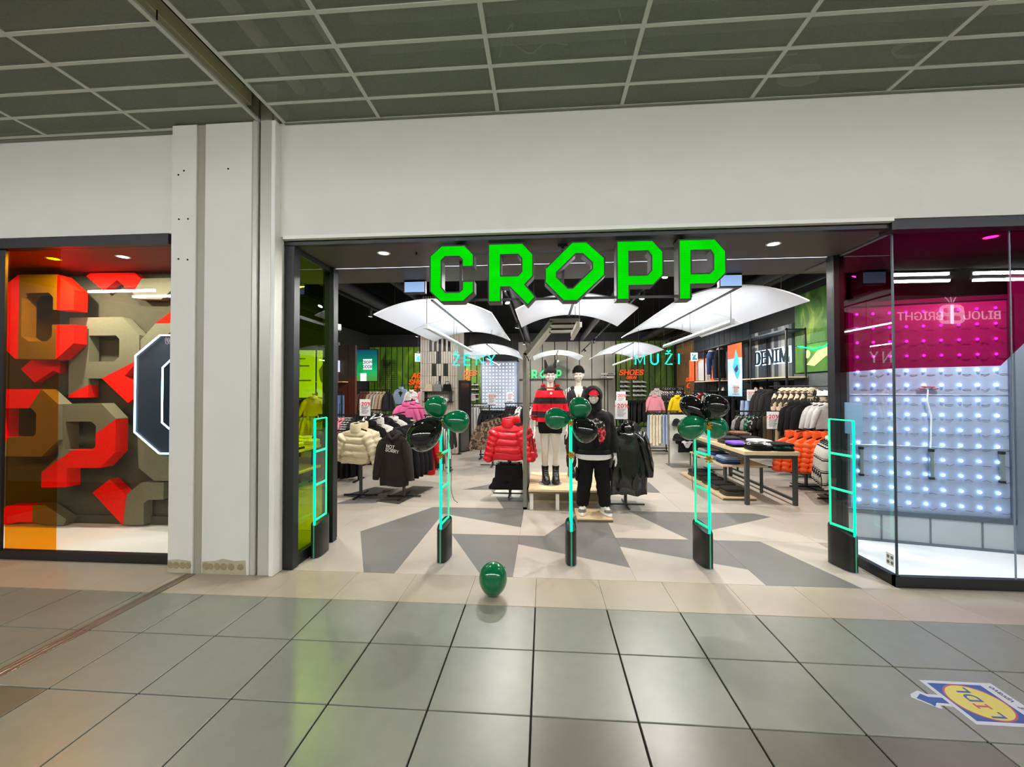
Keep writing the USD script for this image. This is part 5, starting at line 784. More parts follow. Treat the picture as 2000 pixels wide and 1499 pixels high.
run(['trousers_paledenim'] + ['trousers_creamcloth'] * 4 + ['trousers_paledenim'] * 3 + ['trousers_denim'] * 2, {'trousers_paledenim': 'pale blue jeans on the rack behind the leather coats', 'trousers_creamcloth': 'cream trousers on the rack behind the leather coats', 'trousers_denim': 'mid blue jeans on the rack behind the leather coats'}, (2.98, 12.3, 1.21), (3.82, 12.3, 1.21), 62, thin=1)
rail_rack('clothes rack of black tops under the right shoe wall', 2.25, 12.9, 3.7, 12.9, 1.60)
run(['sweat_black'] * 12, 'black sweatshirt on the rack under the right shoe wall', (2.3, 12.9, 1.57), (3.1, 12.9, 1.57), 70); hang('sweat_pink', 'pink sweatshirt at the right end of the black rack', (3.3, 12.8, 1.75), 0, None, (.8, .8, .8)); sale(4.1, 12.4, 1.33, 'narrow sale card right of the pale jeans', .7)
rail_rack('clothes rack of printed tops in front of the green mural wall', 4.5, 17.8, 5.8, 17.8, 2.0)
run(['sweat_printed', 'sweat_printed', 'sweat_printed', 'sweat_printed', 'sweat_printed', 'sweat_black', 'sweat_printed', 'sweat_printed'], {'sweat_printed': 'black and white printed sweatshirt in front of the dark green mural', 'sweat_black': 'plain black sweatshirt in front of the dark green mural'}, (4.95, 17.8, 1.97), (5.75, 17.8, 1.97), 50, thin=.8)
hang('sweat_vstripe', 'black and white striped sweatshirt facing out at the green mural', (4.66, 17.7, 1.95), 0); arm_rack('display stand carrying a yellow sweatshirt', (5.25, 17.3), 1.72, [((5.25, 16.9, 1.68), (5.25, 17.3, 1.70))]); hang('sweat_yellow', 'yellow sweatshirt facing out in front of the green mural', (5.25, 16.95, 1.68), 0); hang('jacket_brown', 'brown jacket hanging behind the yellow sweatshirt', (5.35, 17.15, 1.62), 0)
rail_rack('clothes rack of printed dark tops near the wooden slats', 5.25, 15.2, 5.8, 15.2, 1.80)
run(['sweat_printed', 'sweat_black', 'sweat_lightgrey', 'sweat_red', 'sweat_charcoal', 'sweat_beige', 'sweat_greenprint'], {'sweat_printed': 'black and white printed sweatshirt left of the jeans legs', 'sweat_black': 'black sweatshirt left of the jeans legs', 'sweat_lightgrey': 'pale grey sweatshirt left of the jeans legs', 'sweat_red': 'red sweatshirt left of the jeans legs', 'sweat_charcoal': 'charcoal sweatshirt left of the jeans legs', 'sweat_beige': 'beige sweatshirt left of the jeans legs', 'sweat_greenprint': 'green printed sweatshirt left of the jeans legs'}, (5.28, 15.2, 1.77), (5.78, 15.2, 1.77), 40, thin=1)
# panel with caps
t = thing('cap_stand', 'white floor standing display panel in a grey frame', 'display stand', None, (3.04, 10.5, 0)); part(t, 'panel', bx(.02, .50, 0, .03, .12, 1.24), off_white); part(t, 'frame', J(bx(-.01, .02, -.01, .03, 0, 1.32), bx(.50, .53, -.01, .03, 0, 1.32), bx(-.01, .53, -.25, .25, 0, .015)), gm)
bn = lambda: lathe([(.085, 0), (.098, .01), (.098, .05), (.092, .055), (.09, .1), (.06, .155), (.02, .175), (.001, .178)], 22)
for k, (x, z, w_) in enumerate(((3.20, .98, 'black beanie on the white display panel, the upper one'), (3.21, .62, 'black beanie on the white display panel, the lower one'))): t = thing('beanie', w_, 'hat', None, (x, 10.40, z)); part(t, 'knit', bn(), black_cloth, True); part(t, 'cuff', ringl([(.098, .0), (.104, .005), (.104, .05), (.098, .055)], 22), C['charcoal'], True)
hang('tee_black', 'black t-shirt with white print at the white display panel', (3.42, 10.38, .78), 0, None, (.75, 1, .6)); t = thing('t_shirt_print', 'white graphic print patch on the t-shirt at the display panel', 'print', None, (3.42, 10.34, .56)); part(t, 'graphic', front(unary_union([Polygon([(-.12, .06), (-.05, .07), (0, -.01), (.05, .07), (.12, .06), (.03, -.1), (-.03, -.1)]), sbox(-.13, .02, .13, .05)]), -.03, .02), mat('print_white', (232, 228, 222), .8))
arm_rack('clothes rack of black jackets right of the white display panel', (3.78, 9.95), 1.20, [((3.68, 9.7, 1.10), (3.95, 10.6, 1.2))])
for k in range(4): hang('jacket_black', ['black jacket facing out between display panel and table', 'second black jacket between display panel and table', 'third black jacket between display panel and table', 'last black jacket between display panel and table'][k], (3.7 + .06 * k, 9.75 + .18 * k, 1.11 + .02 * k), 8, None, (1, .7, 1))
# right wall rails
run(['trousers_black'] * 8, 'black trousers on the right wall rail', (5.95, 16.6, 1.60), (5.95, 13.4, 1.60), 55, thin=1.6); run(['trousers_paledenim'] * 3, 'pale jeans on the right wall rail', (5.95, 13.15, 1.60), (5.95, 12.3, 1.60), 55, thin=1.6); run(['trousers_denim'] * 3, 'mid blue jeans on the right wall rail', (5.95, 11.75, 1.60), (5.95, 11.05, 1.60), 55, thin=1.6)
t = thing('wall_rail', 'black clothes rail on brackets under the graffiti mural', 'rail'); part(t, 'rail', cyl((5.55, 10.75, 1.93), (6.1, 9.5, 1.93), .014, n=8), black_metal)
for p in ((5.6, 10.64), (6.05, 9.61)): part(t, 'bracket', bar((p[0], p[1], 1.93), (6.40, p[1], 1.93), .02), black_metal)
for k in range(6): hang('hoodie_beige', ['beige printed hoodie facing out under the graffiti mural', 'second beige hoodie under the graffiti mural', 'third beige hoodie under the graffiti mural', 'fourth beige hoodie under the graffiti mural', 'fifth beige hoodie under the graffiti mural', 'last beige hoodie under the graffiti mural'][k], (5.70 + .055 * k, 10.42 - .125 * k, 1.92), 2, None, (1, .6, 1))
for k in range(3): hang('jacket_black', ['dark jacket left of the beige hoodies', 'second dark jacket left of the beige hoodies', 'dark jacket just beside the first beige hoodie'][k], (5.44 + .05 * k, 10.95 - .1 * k, 1.90), 4, None, (.9, .7, 1.1))
for k in range(3): hang('sweat_lightgrey', ['pale sweatshirt right of the beige hoodies', 'second pale sweatshirt right of the beige hoodies', 'third pale sweatshirt right of the beige hoodies'][k], (5.55 + .06 * k, 8.95 - .07 * k, 1.62), 0, None, (1, .8, .8))
for k in range(3): hang('coat_black', ['long black coat below the beige hoodies', 'second long black coat below the beige hoodies', 'third long black coat below the beige hoodies'][k], (5.22 + .06 * k, 9.2 - .1 * k, 1.62), 2, None, (1, .7, .8))
arm_rack('clothes rack of black coats and pale sweatshirts by the entrance post', (5.55, 9.25), 1.64, [((5.2, 9.25, 1.6), (5.75, 8.75, 1.6))])
arm_rack('clothes rack of orange puffer jackets on a dark foot', (4.95, 8.35), 1.10, [((4.62, 8.05, 1.08), (5.25, 8.55, 1.10))], [(4.7, 8.1), (5.2, 8.0), (5.35, 8.6), (4.85, 8.7)])
for k in range(5): hang('puffer_orange', ['orange puffer jacket at the left end of its rack', 'second orange puffer jacket from the left', 'middle orange puffer jacket', 'second orange puffer jacket from the right', 'orange puffer jacket beside the plaid shirts'][k], (4.66 + .13 * k, 8.34 - .055 * k, 1.06), 10, None, (1, .8, 1.05))
arm_rack('clothes rack of plaid shirts on a dark foot', (4.90, 7.45), 1.12, [((4.72, 7.05, 1.08), (5.1, 7.75, 1.12))], [(4.6, 7.2), (5.2, 7.1), (5.3, 7.7), (4.8, 7.8)])
for k in range(5): hang('shirt_plaid', ['white and black plaid shirt facing out beside the entrance post', 'second plaid shirt from the front', 'third plaid shirt from the front', 'fourth plaid shirt from the front', 'last plaid shirt on its rack'][k], (4.75 + .05 * k, 7.12 + .13 * k, 1.085), 4, None, (1, .8, 1))
rail_rack('clothes rack of olive trousers and printed tops behind the table', 4.35, 9.9, 5.5, 9.9, 1.36)
run(['tee_grey', 'tee_charcoal', 'tee_grey', 'tee_greenprint', 'tee_printed', 'tee_black', 'tee_black', 'trousers_olive', 'trousers_brown', 'trousers_olive', 'trousers_beige', 'trousers_olive'], {'tee_grey': 'grey t-shirt on the rack behind the table', 'tee_charcoal': 'charcoal t-shirt on the rack behind the table', 'tee_greenprint': 'green printed t-shirt on the rack behind the table', 'tee_printed': 'black and white printed t-shirt on the rack behind the table', 'tee_black': 'black t-shirt on the rack behind the table', 'trousers_olive': 'olive trousers on the rack behind the table', 'trousers_brown': 'brown trousers on the rack behind the table', 'trousers_beige': 'beige trousers on the rack behind the table'}, (4.4, 9.9, 1.33), (5.45, 9.9, 1.33), 35, thin=1)
sale(4.93, 9.45, 1.0, 'white sale card behind the display table', 1.25, stem=.2); sale(5.5, 11.6, 1.55, 'sale card in front of the right wall jeans', 1.0); sale(5.62, 12.75, 1.72, 'sale card on the right wall shelf', .9, stem=.02)
# jeans legs standing on the shelf
def legs(label, loc, mt, rz):
    t = thing('leg_mannequin', label, 'mannequin', None, loc, (0, 0, rz))
    part(t, 'body', skin(blob([((0, 0, 1.02), .13, (0, 0, .95), .14)] + [b for s in (-1, 1) for b in (((s * .07, 0, .95), .09, (s * .09, -.03, .52), .065), ((s * .09, -.03, .52), .065, (s * .10, .04, .08), .045), ((s * .10, .02, .05), .04, (s * .11, -.12, .03), .03))], .03)), mat('mannequin_skin', (232, 222, 206), .35), True)
    part(t, 'trousers', skin(blob([((0, 0, .98), .15, (0, 0, .9), .16)] + [b for s in (-1, 1) for b in (((s * .08, 0, .93), .11, (s * .09, -.03, .52), .085), ((s * .09, -.03, .52), .085, (s * .10, .04, .12), .075))], .03), noise=.02), mt, True)
    for s in (-1, 1): part(t, 'shoe', bx(s * .11 - .045, s * .11 + .045, -.17, .10, 0, .075, .03), C['brown'])
legs('leg mannequin in blue jeans on the right wall shelf', (6.08, 15.65, 2.17), C['darkdenim'], -30); legs('leg mannequin in black jeans on the right wall shelf', (6.08, 14.95, 2.17), C['black'], -40)
sale(5.87, 15.45, 2.18, 'small info card standing on the shelf at the blue jeans legs', .7, stem=.015)
# ---- display table with folded clothes
tb = thing('display_table', 'long display table with a pale wooden top and dark metal legs', 'table', None, (3.2, 6.97, 0)); tmt = mat('table_metal', (66, 68, 64), .45)
part(tb, 'top', bx(0, .84, 0, 2.45, .80, .862, .004), wood)
for x in (.06, .80):
    for y in (.06, 2.38): part(tb, 'leg', bx(x - .03, x + .03, y - .03, y + .03, 0, .80, .003), tmt)
part(tb, 'apron', bx(.06, .80, .035, .085, .745, .80), tmt); part(tb, 'apron', bx(.06, .80, 2.36, 2.40, .745, .80), tmt); part(tb, 'apron', J(bx(.035, .085, .06, 2.38, .745, .80)), tmt); part(tb, 'apron', J(bx(.775, .825, .06, 2.38, .745, .80)), tmt); part(tb, 'stretcher', bx(.78, .82, .06, 2.38, .06, .10), tmt)
t = thing('low_shelf', 'low pale shelf under the display table carrying folded jeans', 'shelf', None, (3.18, 7.75, 0)); part(t, 'board', bx(0, .78, 0, 1.7, .47, .50, .004), wood)
for x in (.08, .70):
    for y in (.08, 1.62): part(t, 'leg', bx(x - .02, x + .02, y - .02, y + .02, 0, .47), tmt)
t = thing('floor_board', 'pale board on the floor under the table', 'board', None, (2.98, 7.27, 0)); part(t, 'board', bx(0, .55, 0, 2.2, .01, .05, .004), wood); part(t, 'edge', bx(.01, .54, -.002, 0, .01, .03), mats['edge_dark'])
FOLD = {}
def fold(key, label, loc, rz=0, sc=1.0, group=None):
    if key in FOLD: return dup(FOLD[key], label, loc, (0, 0, rz), sc, group=group)
    t = thing('folded_garment', label, 'folded clothes', group, loc, (0, 0, rz), sc); g = np.arange(24) * 2 * PI / 24; c, s_ = np.cos(g), np.sin(g)
    rg = lambda a, b, z: np.stack([a * np.sign(c) * np.abs(c) ** .35, b * np.sign(s_) * np.abs(s_) ** .35, np.full(24, z)], 1)
    part(t, 'lower_layer', lift(loft([rg(.145, .17, 0), rg(.16, .185, .006), rg(.16, .185, .014), rg(.15, .175, .02)]), .01, 12, len(FOLD)), C[key], 40); part(t, 'upper_layer', lift(loft([rg(.145, .17, .019), rg(.155, .183, .025), rg(.152, .178, .034), rg(.13, .16, .042)]), .012, 12, len(FOLD) + 5), C[key], 40); FOLD[key] = t; return t
def stack(keys, x, y, z, label, rz=0, sc=1.0):
    for i, k in enumerate(keys):
        pos = 'the only garment' if len(keys) == 1 else ('bottom' if i == 0 else 'top' if i == len(keys) - 1 else ('second from bottom' if i == 1 else 'third from bottom' if i == 2 else 'fourth from bottom'))
        fold(k, f'folded {label}, {pos}', (x + rng.uniform(-.008, .008), y + rng.uniform(-.008, .008), z + .040 * sc * i), rz + rng.uniform(-4, 4), sc)
T = .863
stack(['charcoal', 'black', 'printed'], 3.50, 7.18, T, 'dark t-shirts at the front left corner of the table'); stack(['black', 'greenprint', 'black'], 3.85, 7.18, T, 'dark t-shirts at the front right corner of the table'); stack(['black', 'purple'], 3.38, 7.62, T, 'purple and black clothes behind the front left stack'); stack(['mint', 'black', 'white'], 3.74, 7.60, T, 'printed tops behind the front right stack')
stack(['olive', 'olive', 'charcoal'], 3.42, 8.06, T, 'olive clothes in the left middle of the table'); stack(['black', 'olive', 'black'], 3.80, 8.05, T, 'dark clothes in the right middle of the table'); stack(['beige', 'black', 'olive', 'charcoal'], 3.42, 8.55, T, 'mixed clothes left at the back of the table'); stack(['black', 'charcoal', 'black', 'brown'], 3.82, 8.56, T, 'dark clothes right at the back of the table'); stack(['white', 'lightgrey', 'white', 'white'], 3.50, 9.05, T, 'white clothes at the back end of the table')
stack(['darkdenim', 'denim', 'paledenim'], 3.40, 8.05, .50, 'jeans at the front of the low shelf', 0, 1.05); stack(['denim', 'paledenim', 'darkdenim'], 3.40, 8.5, .50, 'jeans in the middle of the low shelf', 0, 1.05); stack(['charcoal', 'paledenim', 'lightgrey'], 3.40, 8.98, .50, 'jeans at the back of the low shelf', 0, 1.05)
for k in range(5): stack(['olive', 'olive', 'charcoal'], 3.24, 7.5 + .40 * k, .05, 'olive trousers on the floor board, ' + ['nearest pile', 'second pile', 'middle pile', 'fourth pile', 'farthest pile'][k], 90)
lt = thing('display_table', 'display table seen through the lime glass panel', 'table', None, (-5.6, 7.2, 0)); part(lt, 'top', bx(0, 1.1, 0, 2.0, .70, .75, .004), wood); part(lt, 'lower_board', bx(0, 1.1, 0, 2.0, .30, .34, .004), wood)
for x in (.05, 1.05):
    for y in (.05, 1.95): part(lt, 'leg', bx(x - .025, x + .025, y - .025, y + .025, 0, .70), tmt)
for i in range(3):
    for j in range(3): stack(['white', 'beige', 'creamcloth'] if (i + j) % 2 else ['charcoal', 'white', 'white'], -5.38 + .35 * i, 7.5 + .55 * j, .75, 'clothes behind the lime glass, ' + ['left', 'middle', 'right'][i] + ' ' + ['front', 'middle', 'back'][j] + ' stack')
t = thing('lit_poster', 'bright lit poster on the left wall seen through the lime glass', 'poster', None, (-6.4, 11.0, 2.2), (0, 0, 10)); part(t, 'sheet', bx(-.65, .15, 0, .03, -.55, .75), mat('poster_bright', (220, 236, 190), .5, em=.4)); part(t, 'sheet', bx(.2, .55, 0, .03, -.55, .75), mats['poster_bright']); part(t, 'print', J(bx(-.55, -.5, -.006, 0, -.3, .65), bx(-.3, -.25, -.006, 0, 0, .65), bx(-.55, 0, -.006, 0, .3, .34), bx(-.4, -.1, -.006, 0, .5, .53), bx(-.55, .05, -.006, 0, -.1, -.06), front(Polygon([(.25, .2), (.5, .6), (.42, .1), (.52, -.3), (.3, -.1)]), -.006, .006)), ink_g)
hang('sweat_yellow', 'yellow sweatshirt seen through the lime glass', (-5.3, 9.3, 1.75), 10, None, (.9, 1, .7)); rail_rack('clothes rack seen through the lime glass', -6.3, 9.5, -5.3, 9.5, 1.4); run(['sweat_lightgrey'] * 5 + ['sweat_beige'] * 3, {'sweat_lightgrey': 'pale sweatshirt on the rack seen through the lime glass', 'sweat_beige': 'beige sweatshirt on the rack seen through the lime glass'}, (-6.2, 9.5, 1.37), (-5.4, 9.5, 1.37), 75)
arm_rack('stand carrying the yellow sweatshirt behind the lime glass', (-5.3, 9.42), 1.78, [((-5.3, 9.25, 1.76), (-5.3, 9.42, 1.76))])

# ---- shoes, bags
def shoe(label, loc, rz, up, so, group=None, sc=1.0, key=None):
    key = key or up
    if key in SHOE: return dup(SHOE[key], label, loc, (0, 0, rz), sc, group=group)
    t = thing('shoe', label, 'shoe', group, loc, (0, 0, rz), sc); g = np.arange(20) * 2 * PI / 20
    rg = lambda a, b, y, z, sh=0: np.stack([a * np.cos(g) * (1 + .12 * np.sin(g + 4.7)), y + b * np.sin(g), np.full(20, z) + sh * np.sin(g)], 1)
    part(t, 'sole', loft([rg(.044, .145, 0, 0), rg(.048, .15, 0, .008), rg(.047, .148, 0, .03), rg(.043, .142, 0, .034)]), so, 40)
    part(t, 'upper', loft([rg(.043, .142, 0, .032), rg(.043, .138, .003, .052, .006), rg(.038, .10, .04, .078, .012), rg(.034, .068, .07, .098, .014), rg(.030, .058, .078, .108, .014), rg(.022, .045, .08, .085, .01)]), up, 50)
    part(t, 'laces', J(*[bar((-.024, .0 - .022 * k, .088 - .010 * k), (.024, -.004 - .022 * k, .088 - .010 * k), .006) for k in range(4)]), mat('lace_white', (236, 234, 228), .7)); SHOE[key] = t; return t
SHOE = {}
wsh, wso, dsh, tsh = mat('shoe_white', (228, 226, 220), .5), mat('sole_white', (240, 238, 232), .5), mat('shoe_dark', (40, 38, 38), .5), mat('shoe_tan', (176, 140, 104), .6)
def shoe_wall(label, x0, x1, zs, n, mt, word_, key):
    t = thing('shoe_shelf', label, 'shelf')
    for z in zs: part(t, 'shelf', bx(x0, x1, 20.95, 21.27, z - .015, z), black_metal)
    for i, z in enumerate(zs):
        for k in range(n):
            r = ['top', 'second', 'third', 'fourth', 'fifth'][i]
            shoe(f'{word_} on the {r} shelf', (x0 + (x1 - x0) * (k + .5) / n, 21.08, z), 90 - 25 + 10 * (k % 2), mt, wso, f'{word_}s on the {r} shelf', .95, key)
shoe_wall('narrow left part of the right shoe wall', 3.80, 4.22, (2.20, 1.98, 1.76, 1.54), 2, wsh, 'white shoe in the narrow part of the right shoe wall', 'w'); shoe_wall('wide part of the right shoe wall', 4.42, 5.02, (2.20, 1.98, 1.76, 1.54), 3, wsh, 'white shoe in the wide part of the right shoe wall', 'w'); shoe_wall('shoe shelves with dark shoes beside the back light box', -4.15, -3.32, (2.1, 1.86, 1.62, 1.38), 4, dsh, 'dark shoe beside the back light box', 'd')
t = thing('wall_shelf', 'black wall shelf with pale sneakers at the right end of the shop', 'shelf', None, (5.65, 9.2, 0)); part(t, 'board', bx(0, .75, -.3, .35, 1.70, 1.72), black_metal); part(t, 'post', bx(.7, .74, -.02, .02, 0, 1.70), black_metal)
for k in range(4): shoe(['pale sneaker at the left on the right wall shelf', 'pale sneaker second from left on the right wall shelf', 'pale sneaker second from right on the right wall shelf', 'pale sneaker at the right on the right wall shelf'][k], (5.74 + .13 * k, 9.02, 1.72), 60, wsh, wso, None, 1.0, 'w')
for x, y, z, w_ in ((6.05, 12.45, 1.82, 'tan shoe on the right wall shelf under the jeans lettering'), (6.05, 12.15, 1.82, 'second tan shoe under the jeans lettering'), (6.05, 14.95, 1.82, 'tan shoe on the right wall shelf under the jeans legs'), (6.05, 14.65, 1.82, 'second tan shoe under the jeans legs')): shoe(w_, (x, y, z), -20, tsh, wso, None, 1.0, 't')
for x, y, w_ in ((6.08, 12.75, 'black bag on the shelf right of the lit poster'), (6.08, 11.2, 'dark bag on the shelf under the end of the jeans lettering')): t = thing('bag', w_, 'bag', None, (x, y, 1.82)); part(t, 'body', lift(bx(-.16, .16, -.12, .12, 0, .26, .04), .02, 9), black_cloth, 30); part(t, 'strap', tube([(-.1, 0, .25), (-.08, 0, .34), (.08, 0, .34), (.1, 0, .25)], .01, 6), black_metal, 40)
t = thing('pillar_shelf', 'black shelf unit on the tiled pillar carrying bags and caps', 'shelf', None, (-3.45, 11.98, 0)); part(t, 'board', bx(.0, .85, -.25, 0, 1.80, 1.82), black_metal); part(t, 'board', bx(.0, .85, -.25, 0, 1.50, 1.52), black_metal); part(t, 'bracket', bx(.05, .07, -.25, 0, 1.50, 1.82), black_metal); part(t, 'bracket', bx(.78, .80, -.25, 0, 1.50, 1.82), black_metal)
for k, (x, m_, w_) in enumerate(((-3.30, 'beige', 'straw-coloured handbag on the tiled pillar shelf'), (-3.04, 'grey', 'grey-brown handbag in the middle of the pillar shelf'), (-2.76, 'black', 'black handbag on the tiled pillar shelf'))): t = thing('handbag', w_, 'bag', None, (x, 11.84, 1.82)); part(t, 'body', lift(hull([(a * .125, b * .05, 0) for a in (-1, 1) for b in (-1, 1)] + [(a * .095, b * .04, .20) for a in (-1, 1) for b in (-1, 1)]), .012, 9, k), C[m_]); part(t, 'handle', tube([(-.06, 0, .19), (-.05, 0, .28), (.05, 0, .28), (.06, 0, .19)], .009, 6), C[m_], 40)
for k, (x, m_, w_) in enumerate(((-3.32, 'black', 'black cap on the lower pillar shelf'), (-3.08, 'white', 'white cap on the lower pillar shelf, left'), (-2.80, 'white', 'white cap on the lower pillar shelf, right'))): t = thing('cap', w_, 'hat', None, (x, 11.86, 1.52)); part(t, 'crown', lathe([(.088, 0), (.09, .04), (.075, .085), (.03, .11), (.001, .114)], 18), C[m_], True); part(t, 'visor', flat(affinity.scale(Point(0, -.08).buffer(.08), 1, .9), .0, .008), C[m_])
# ================================================================ mannequins
skin_m = mat('mannequin_skin', (232, 222, 206), .35, coat=.2); skin_g = mat('mannequin_grey', (206, 200, 190), .4)
def head_bones(z, s=1.0, y=0.0):     # z: centre of the head; eyes at half its height
    c = lambda a, b, d: (a * s, y + b * s, z + d * s)
    B = [(c(0, .012, .035), .084 * s, c(0, .03, .02), .082 * s), (c(0, -.012, -.03), .066 * s, c(0, -.035, -.085), .028 * s), (c(-.018, -.03, -.075), .03 * s, c(.018, -.03, -.075), .03 * s),
         (c(0, -.075, .012), .010 * s, c(0, -.095, -.028), .011 * s), (c(0, -.085, -.03), .012 * s, c(0, -.07, -.03), .02 * s), (c(-.034, -.066, .022), .018 * s, c(.034, -.066, .022), .018 * s),
         (c(-.014, -.070, -.056), .011 * s, c(.014, -.070, -.056), .011 * s), (c(-.012, -.067, -.066), .011 * s, c(.012, -.067, -.066), .011 * s)]
    for sx in (-1, 1): B += [(c(sx * .078, .015, .012), .014 * s, c(sx * .076, .012, -.03), .010 * s), (c(sx * .04, -.05, -.03), .03 * s, c(sx * .03, -.035, -.06), .03 * s)]
    return B
def hand_bones(w, d, f, s=1.0, curl=.35):      # w wrist, d down the hand, f thumb side; five unequal fingers
    w, d, f = np.array(w, float), np.array(d, float) / np.linalg.norm(d), np.array(f, float); f = f - d * (f @ d); f /= np.linalg.norm(f); n = np.cross(d, f); B = []
    for k in (-1, 0, 1): B.append((w + f * .012 * k, .019 * s, w + d * .085 * s + f * .024 * k * s, .014 * s))
    for k, L in ((1.5, .072), (.5, .083), (-.5, .077), (-1.5, .060)):
        a = w + d * .088 * s + f * .0175 * k * s; b = a + (d + n * curl * .3 + f * .06 * k) * L * .5 * s; c = b + (d + n * curl * 1.2 + f * .05 * k) * L * .5 * s
        B += [(a - d * .02 * s, .0095 * s, b, .0085 * s), (b, .0085 * s, c, .007 * s)]
    a = w + d * .03 * s + f * .024 * s; b = a + (d * .75 + f * .75 + n * .25) * .04 * s; c = b + (d * .95 + f * .25 + n * .3) * .032 * s
    return B + [(a, .013 * s, b, .0105 * s), (b, .0105 * s, c, .008 * s)]
def figure(H, sh, hip, arm, leg, chest=.11, fem=True):
    k = H / 1.89; B = head_bones(1.765 * k, 1.08 * k, -.01)
    B += [((0, .02, 1.52 * k), .05 * k, (0, .0, 1.68 * k), .047 * k), ((-sh * .62, .01, 1.515 * k), .052 * k, (sh * .62, .01, 1.515 * k), .052 * k), ((0, .02, 1.55 * k), .06 * k, (0, .02, 1.45 * k), .085 * k)]
    for s in (-1, 1):
        B += [((s * .085 * k, .01, 1.42 * k), chest * k, (s * .05 * k, .01, 1.18 * k), .085 * k), ((s * .05 * k, .01, 1.18 * k), .085 * k, (s * hip, .01, .98 * k), .115 * k), ((s * sh * .7, .01, 1.50 * k), .055 * k, (s * sh, .01, 1.48 * k), .052 * k)]
        if fem: B.append(((s * .075 * k, -.06, 1.36 * k), .065 * k, (s * .07 * k, -.03, 1.34 * k), .07 * k))
        el, wr = arm(s); B += [((s * sh, .01, 1.48 * k), .05 * k, el, .037 * k), (el, .037 * k, wr, .024 * k)]
        kn, an, toe = leg(s); B += [((s * hip * .95, .01, .95 * k), .105 * k, kn, .055 * k), (kn, .055 * k, tuple(np.array(kn) * .6 + np.array(an) * .4 + (0, .025, 0)), .053 * k), (tuple(np.array(kn) * .6 + np.array(an) * .4 + (0, .025, 0)), .053 * k, an, .033 * k), (an, .036 * k, toe, .03 * k)]
        d = np.array(wr) - np.array(el); B += hand_bones(wr, d + np.array((0, -.02, 0)), (-s * .25, -1, 0), 1.05 * k)
    return B
def box_m(x0, x1, y0, y1, z0, z1): return m3.Manifold.cube((x1 - x0, y1 - y0, z1 - z0)).translate((x0, y0, z0))
def beanie(t, z, y, mt, ears=False, s=1.0):
    b = blob([((0, y + .015, z + .03), .102 * s, (0, y + .025, z + .06), .098 * s)] + ([((sx * .065, y + .01, z + .12), .034, (sx * .088, y + .0, z + .235), .012) for sx in (-1, 1)] if ears else []), .016, 6)
    part(t, 'beanie', skin(b, cut=[((0, 0, 1), z + .018)]), mt, True); part(t, 'beanie_cuff', ringl([(.100 * s, -.012), (.109 * s, -.006), (.109 * s, .042), (.100 * s, .05)], 28, (0, y + .018, z + .022)), mt, True)
def boot(t, x, y, rz, mt, so, h=.22):
    g = np.arange(22) * 2 * PI / 22; rg = lambda a, b, yy, z, sh=0: np.stack([a * np.cos(g), yy + b * np.sin(g), np.full(22, z) + sh * np.sin(g)], 1)
    p = part(t, 'boot', mv(mv(loft([rg(.046, .135, -.035, .04), rg(.05, .14, -.035, .06, 0), rg(.046, .12, -.02, .095, .008), rg(.043, .075, .02, .13, .01), rg(.045, .058, .035, .17), rg(.05, .06, .035, h), rg(.044, .054, .035, h)]), s=1.22), (x, y, 0), rz), mt, 50)
    part(p, 'sole', mv(loft([rg(.047, .138, -.035, 0), rg(.054, .146, -.035, .008), rg(.054, .146, -.035, .040), rg(.048, .14, -.035, .045)]), (x, y, 0), rz, 1.22), so, 40)
    part(p, 'laces', mv(J(*[bar((-.03, -.10 + .022 * k, .105 + .018 * k), (.03, -.095 + .022 * k, .107 + .018 * k), .007) for k in range(5)]), (x, y - .005, 0), rz, 1.22), mats['symbol_grey'])
def disc(x, y, z, label):
    solo('round_stand', lathe([(.001, 0), (.19, 0), (.19, .008), (.001, .008)], 36, (x, y, z)), mat('base_glass_grey', (150, 148, 140), .2), label, 'stand')
rb = mat('boot_black', (22, 21, 20), .3); rs = mat('boot_sole', (32, 30, 28), .5)

# woman in a striped jumper
disc(.10, 6.93, .315, 'round grey base plate under the boots of the mannequin in a striped jumper'); disc(.62, 7.50, .315, 'round grey base plate under the mannequin in a V-neck vest')
wx, wy, wz = .11, 6.98, .323
A = thing('mannequin', 'white female mannequin in a red and black striped jumper and bunny-ear beanie', 'mannequin', None, (wx, wy, wz), (0, 0, 4))
arm1 = lambda s: ((s * .255, .03, 1.17), (s * .262, -.03, .90)); leg1 = lambda s: ((s * .095, -.005, .52), (s * .085, .03, .12), (s * .09, -.10, .04))
part(A, 'body', skin(blob(figure(1.89, .185, .085, arm1, leg1), .0125, 12)), skin_m, True)
jump = ramped('jumper_stripes', 'z', [(.9, (228, 20, 40)), (1.0, (228, 20, 40)), (1.075, (46, 38, 36)), (1.175, (228, 20, 40)), (1.30, (46, 38, 36)), (1.405, (228, 20, 40)), (1.515, (46, 38, 36)), (1.7, (46, 38, 36))], .9)
jb = [((-.12, .01, 1.515), .068, (.12, .01, 1.515), .068)]
for s in (-1, 1): jb += [((s * .085, -.0, 1.40), .135, (s * .085, .0, 1.10), .14), ((s * .095, 0, 1.10), .14, (s * .10, .0, .92), .145), ((s * .16, .01, 1.48), .074, (s * .235, .02, 1.20), .076), ((s * .235, .02, 1.20), .076, (s * .252, .0, 1.08), .066)]
hole = m3.Manifold.hull_points(np.array([(.075 * math.cos(a), -.02 + .07 * math.sin(a), z) for a in np.linspace(0, 2 * PI, 17)[:-1] for z in (1.52, 1.75)]))
part(A, 'jumper', skin(blob(jb, .02, 8), cut=[((0, 0, 1), 1.005)], sub=[hole], noise=.022, nsc=9), jump, 40)
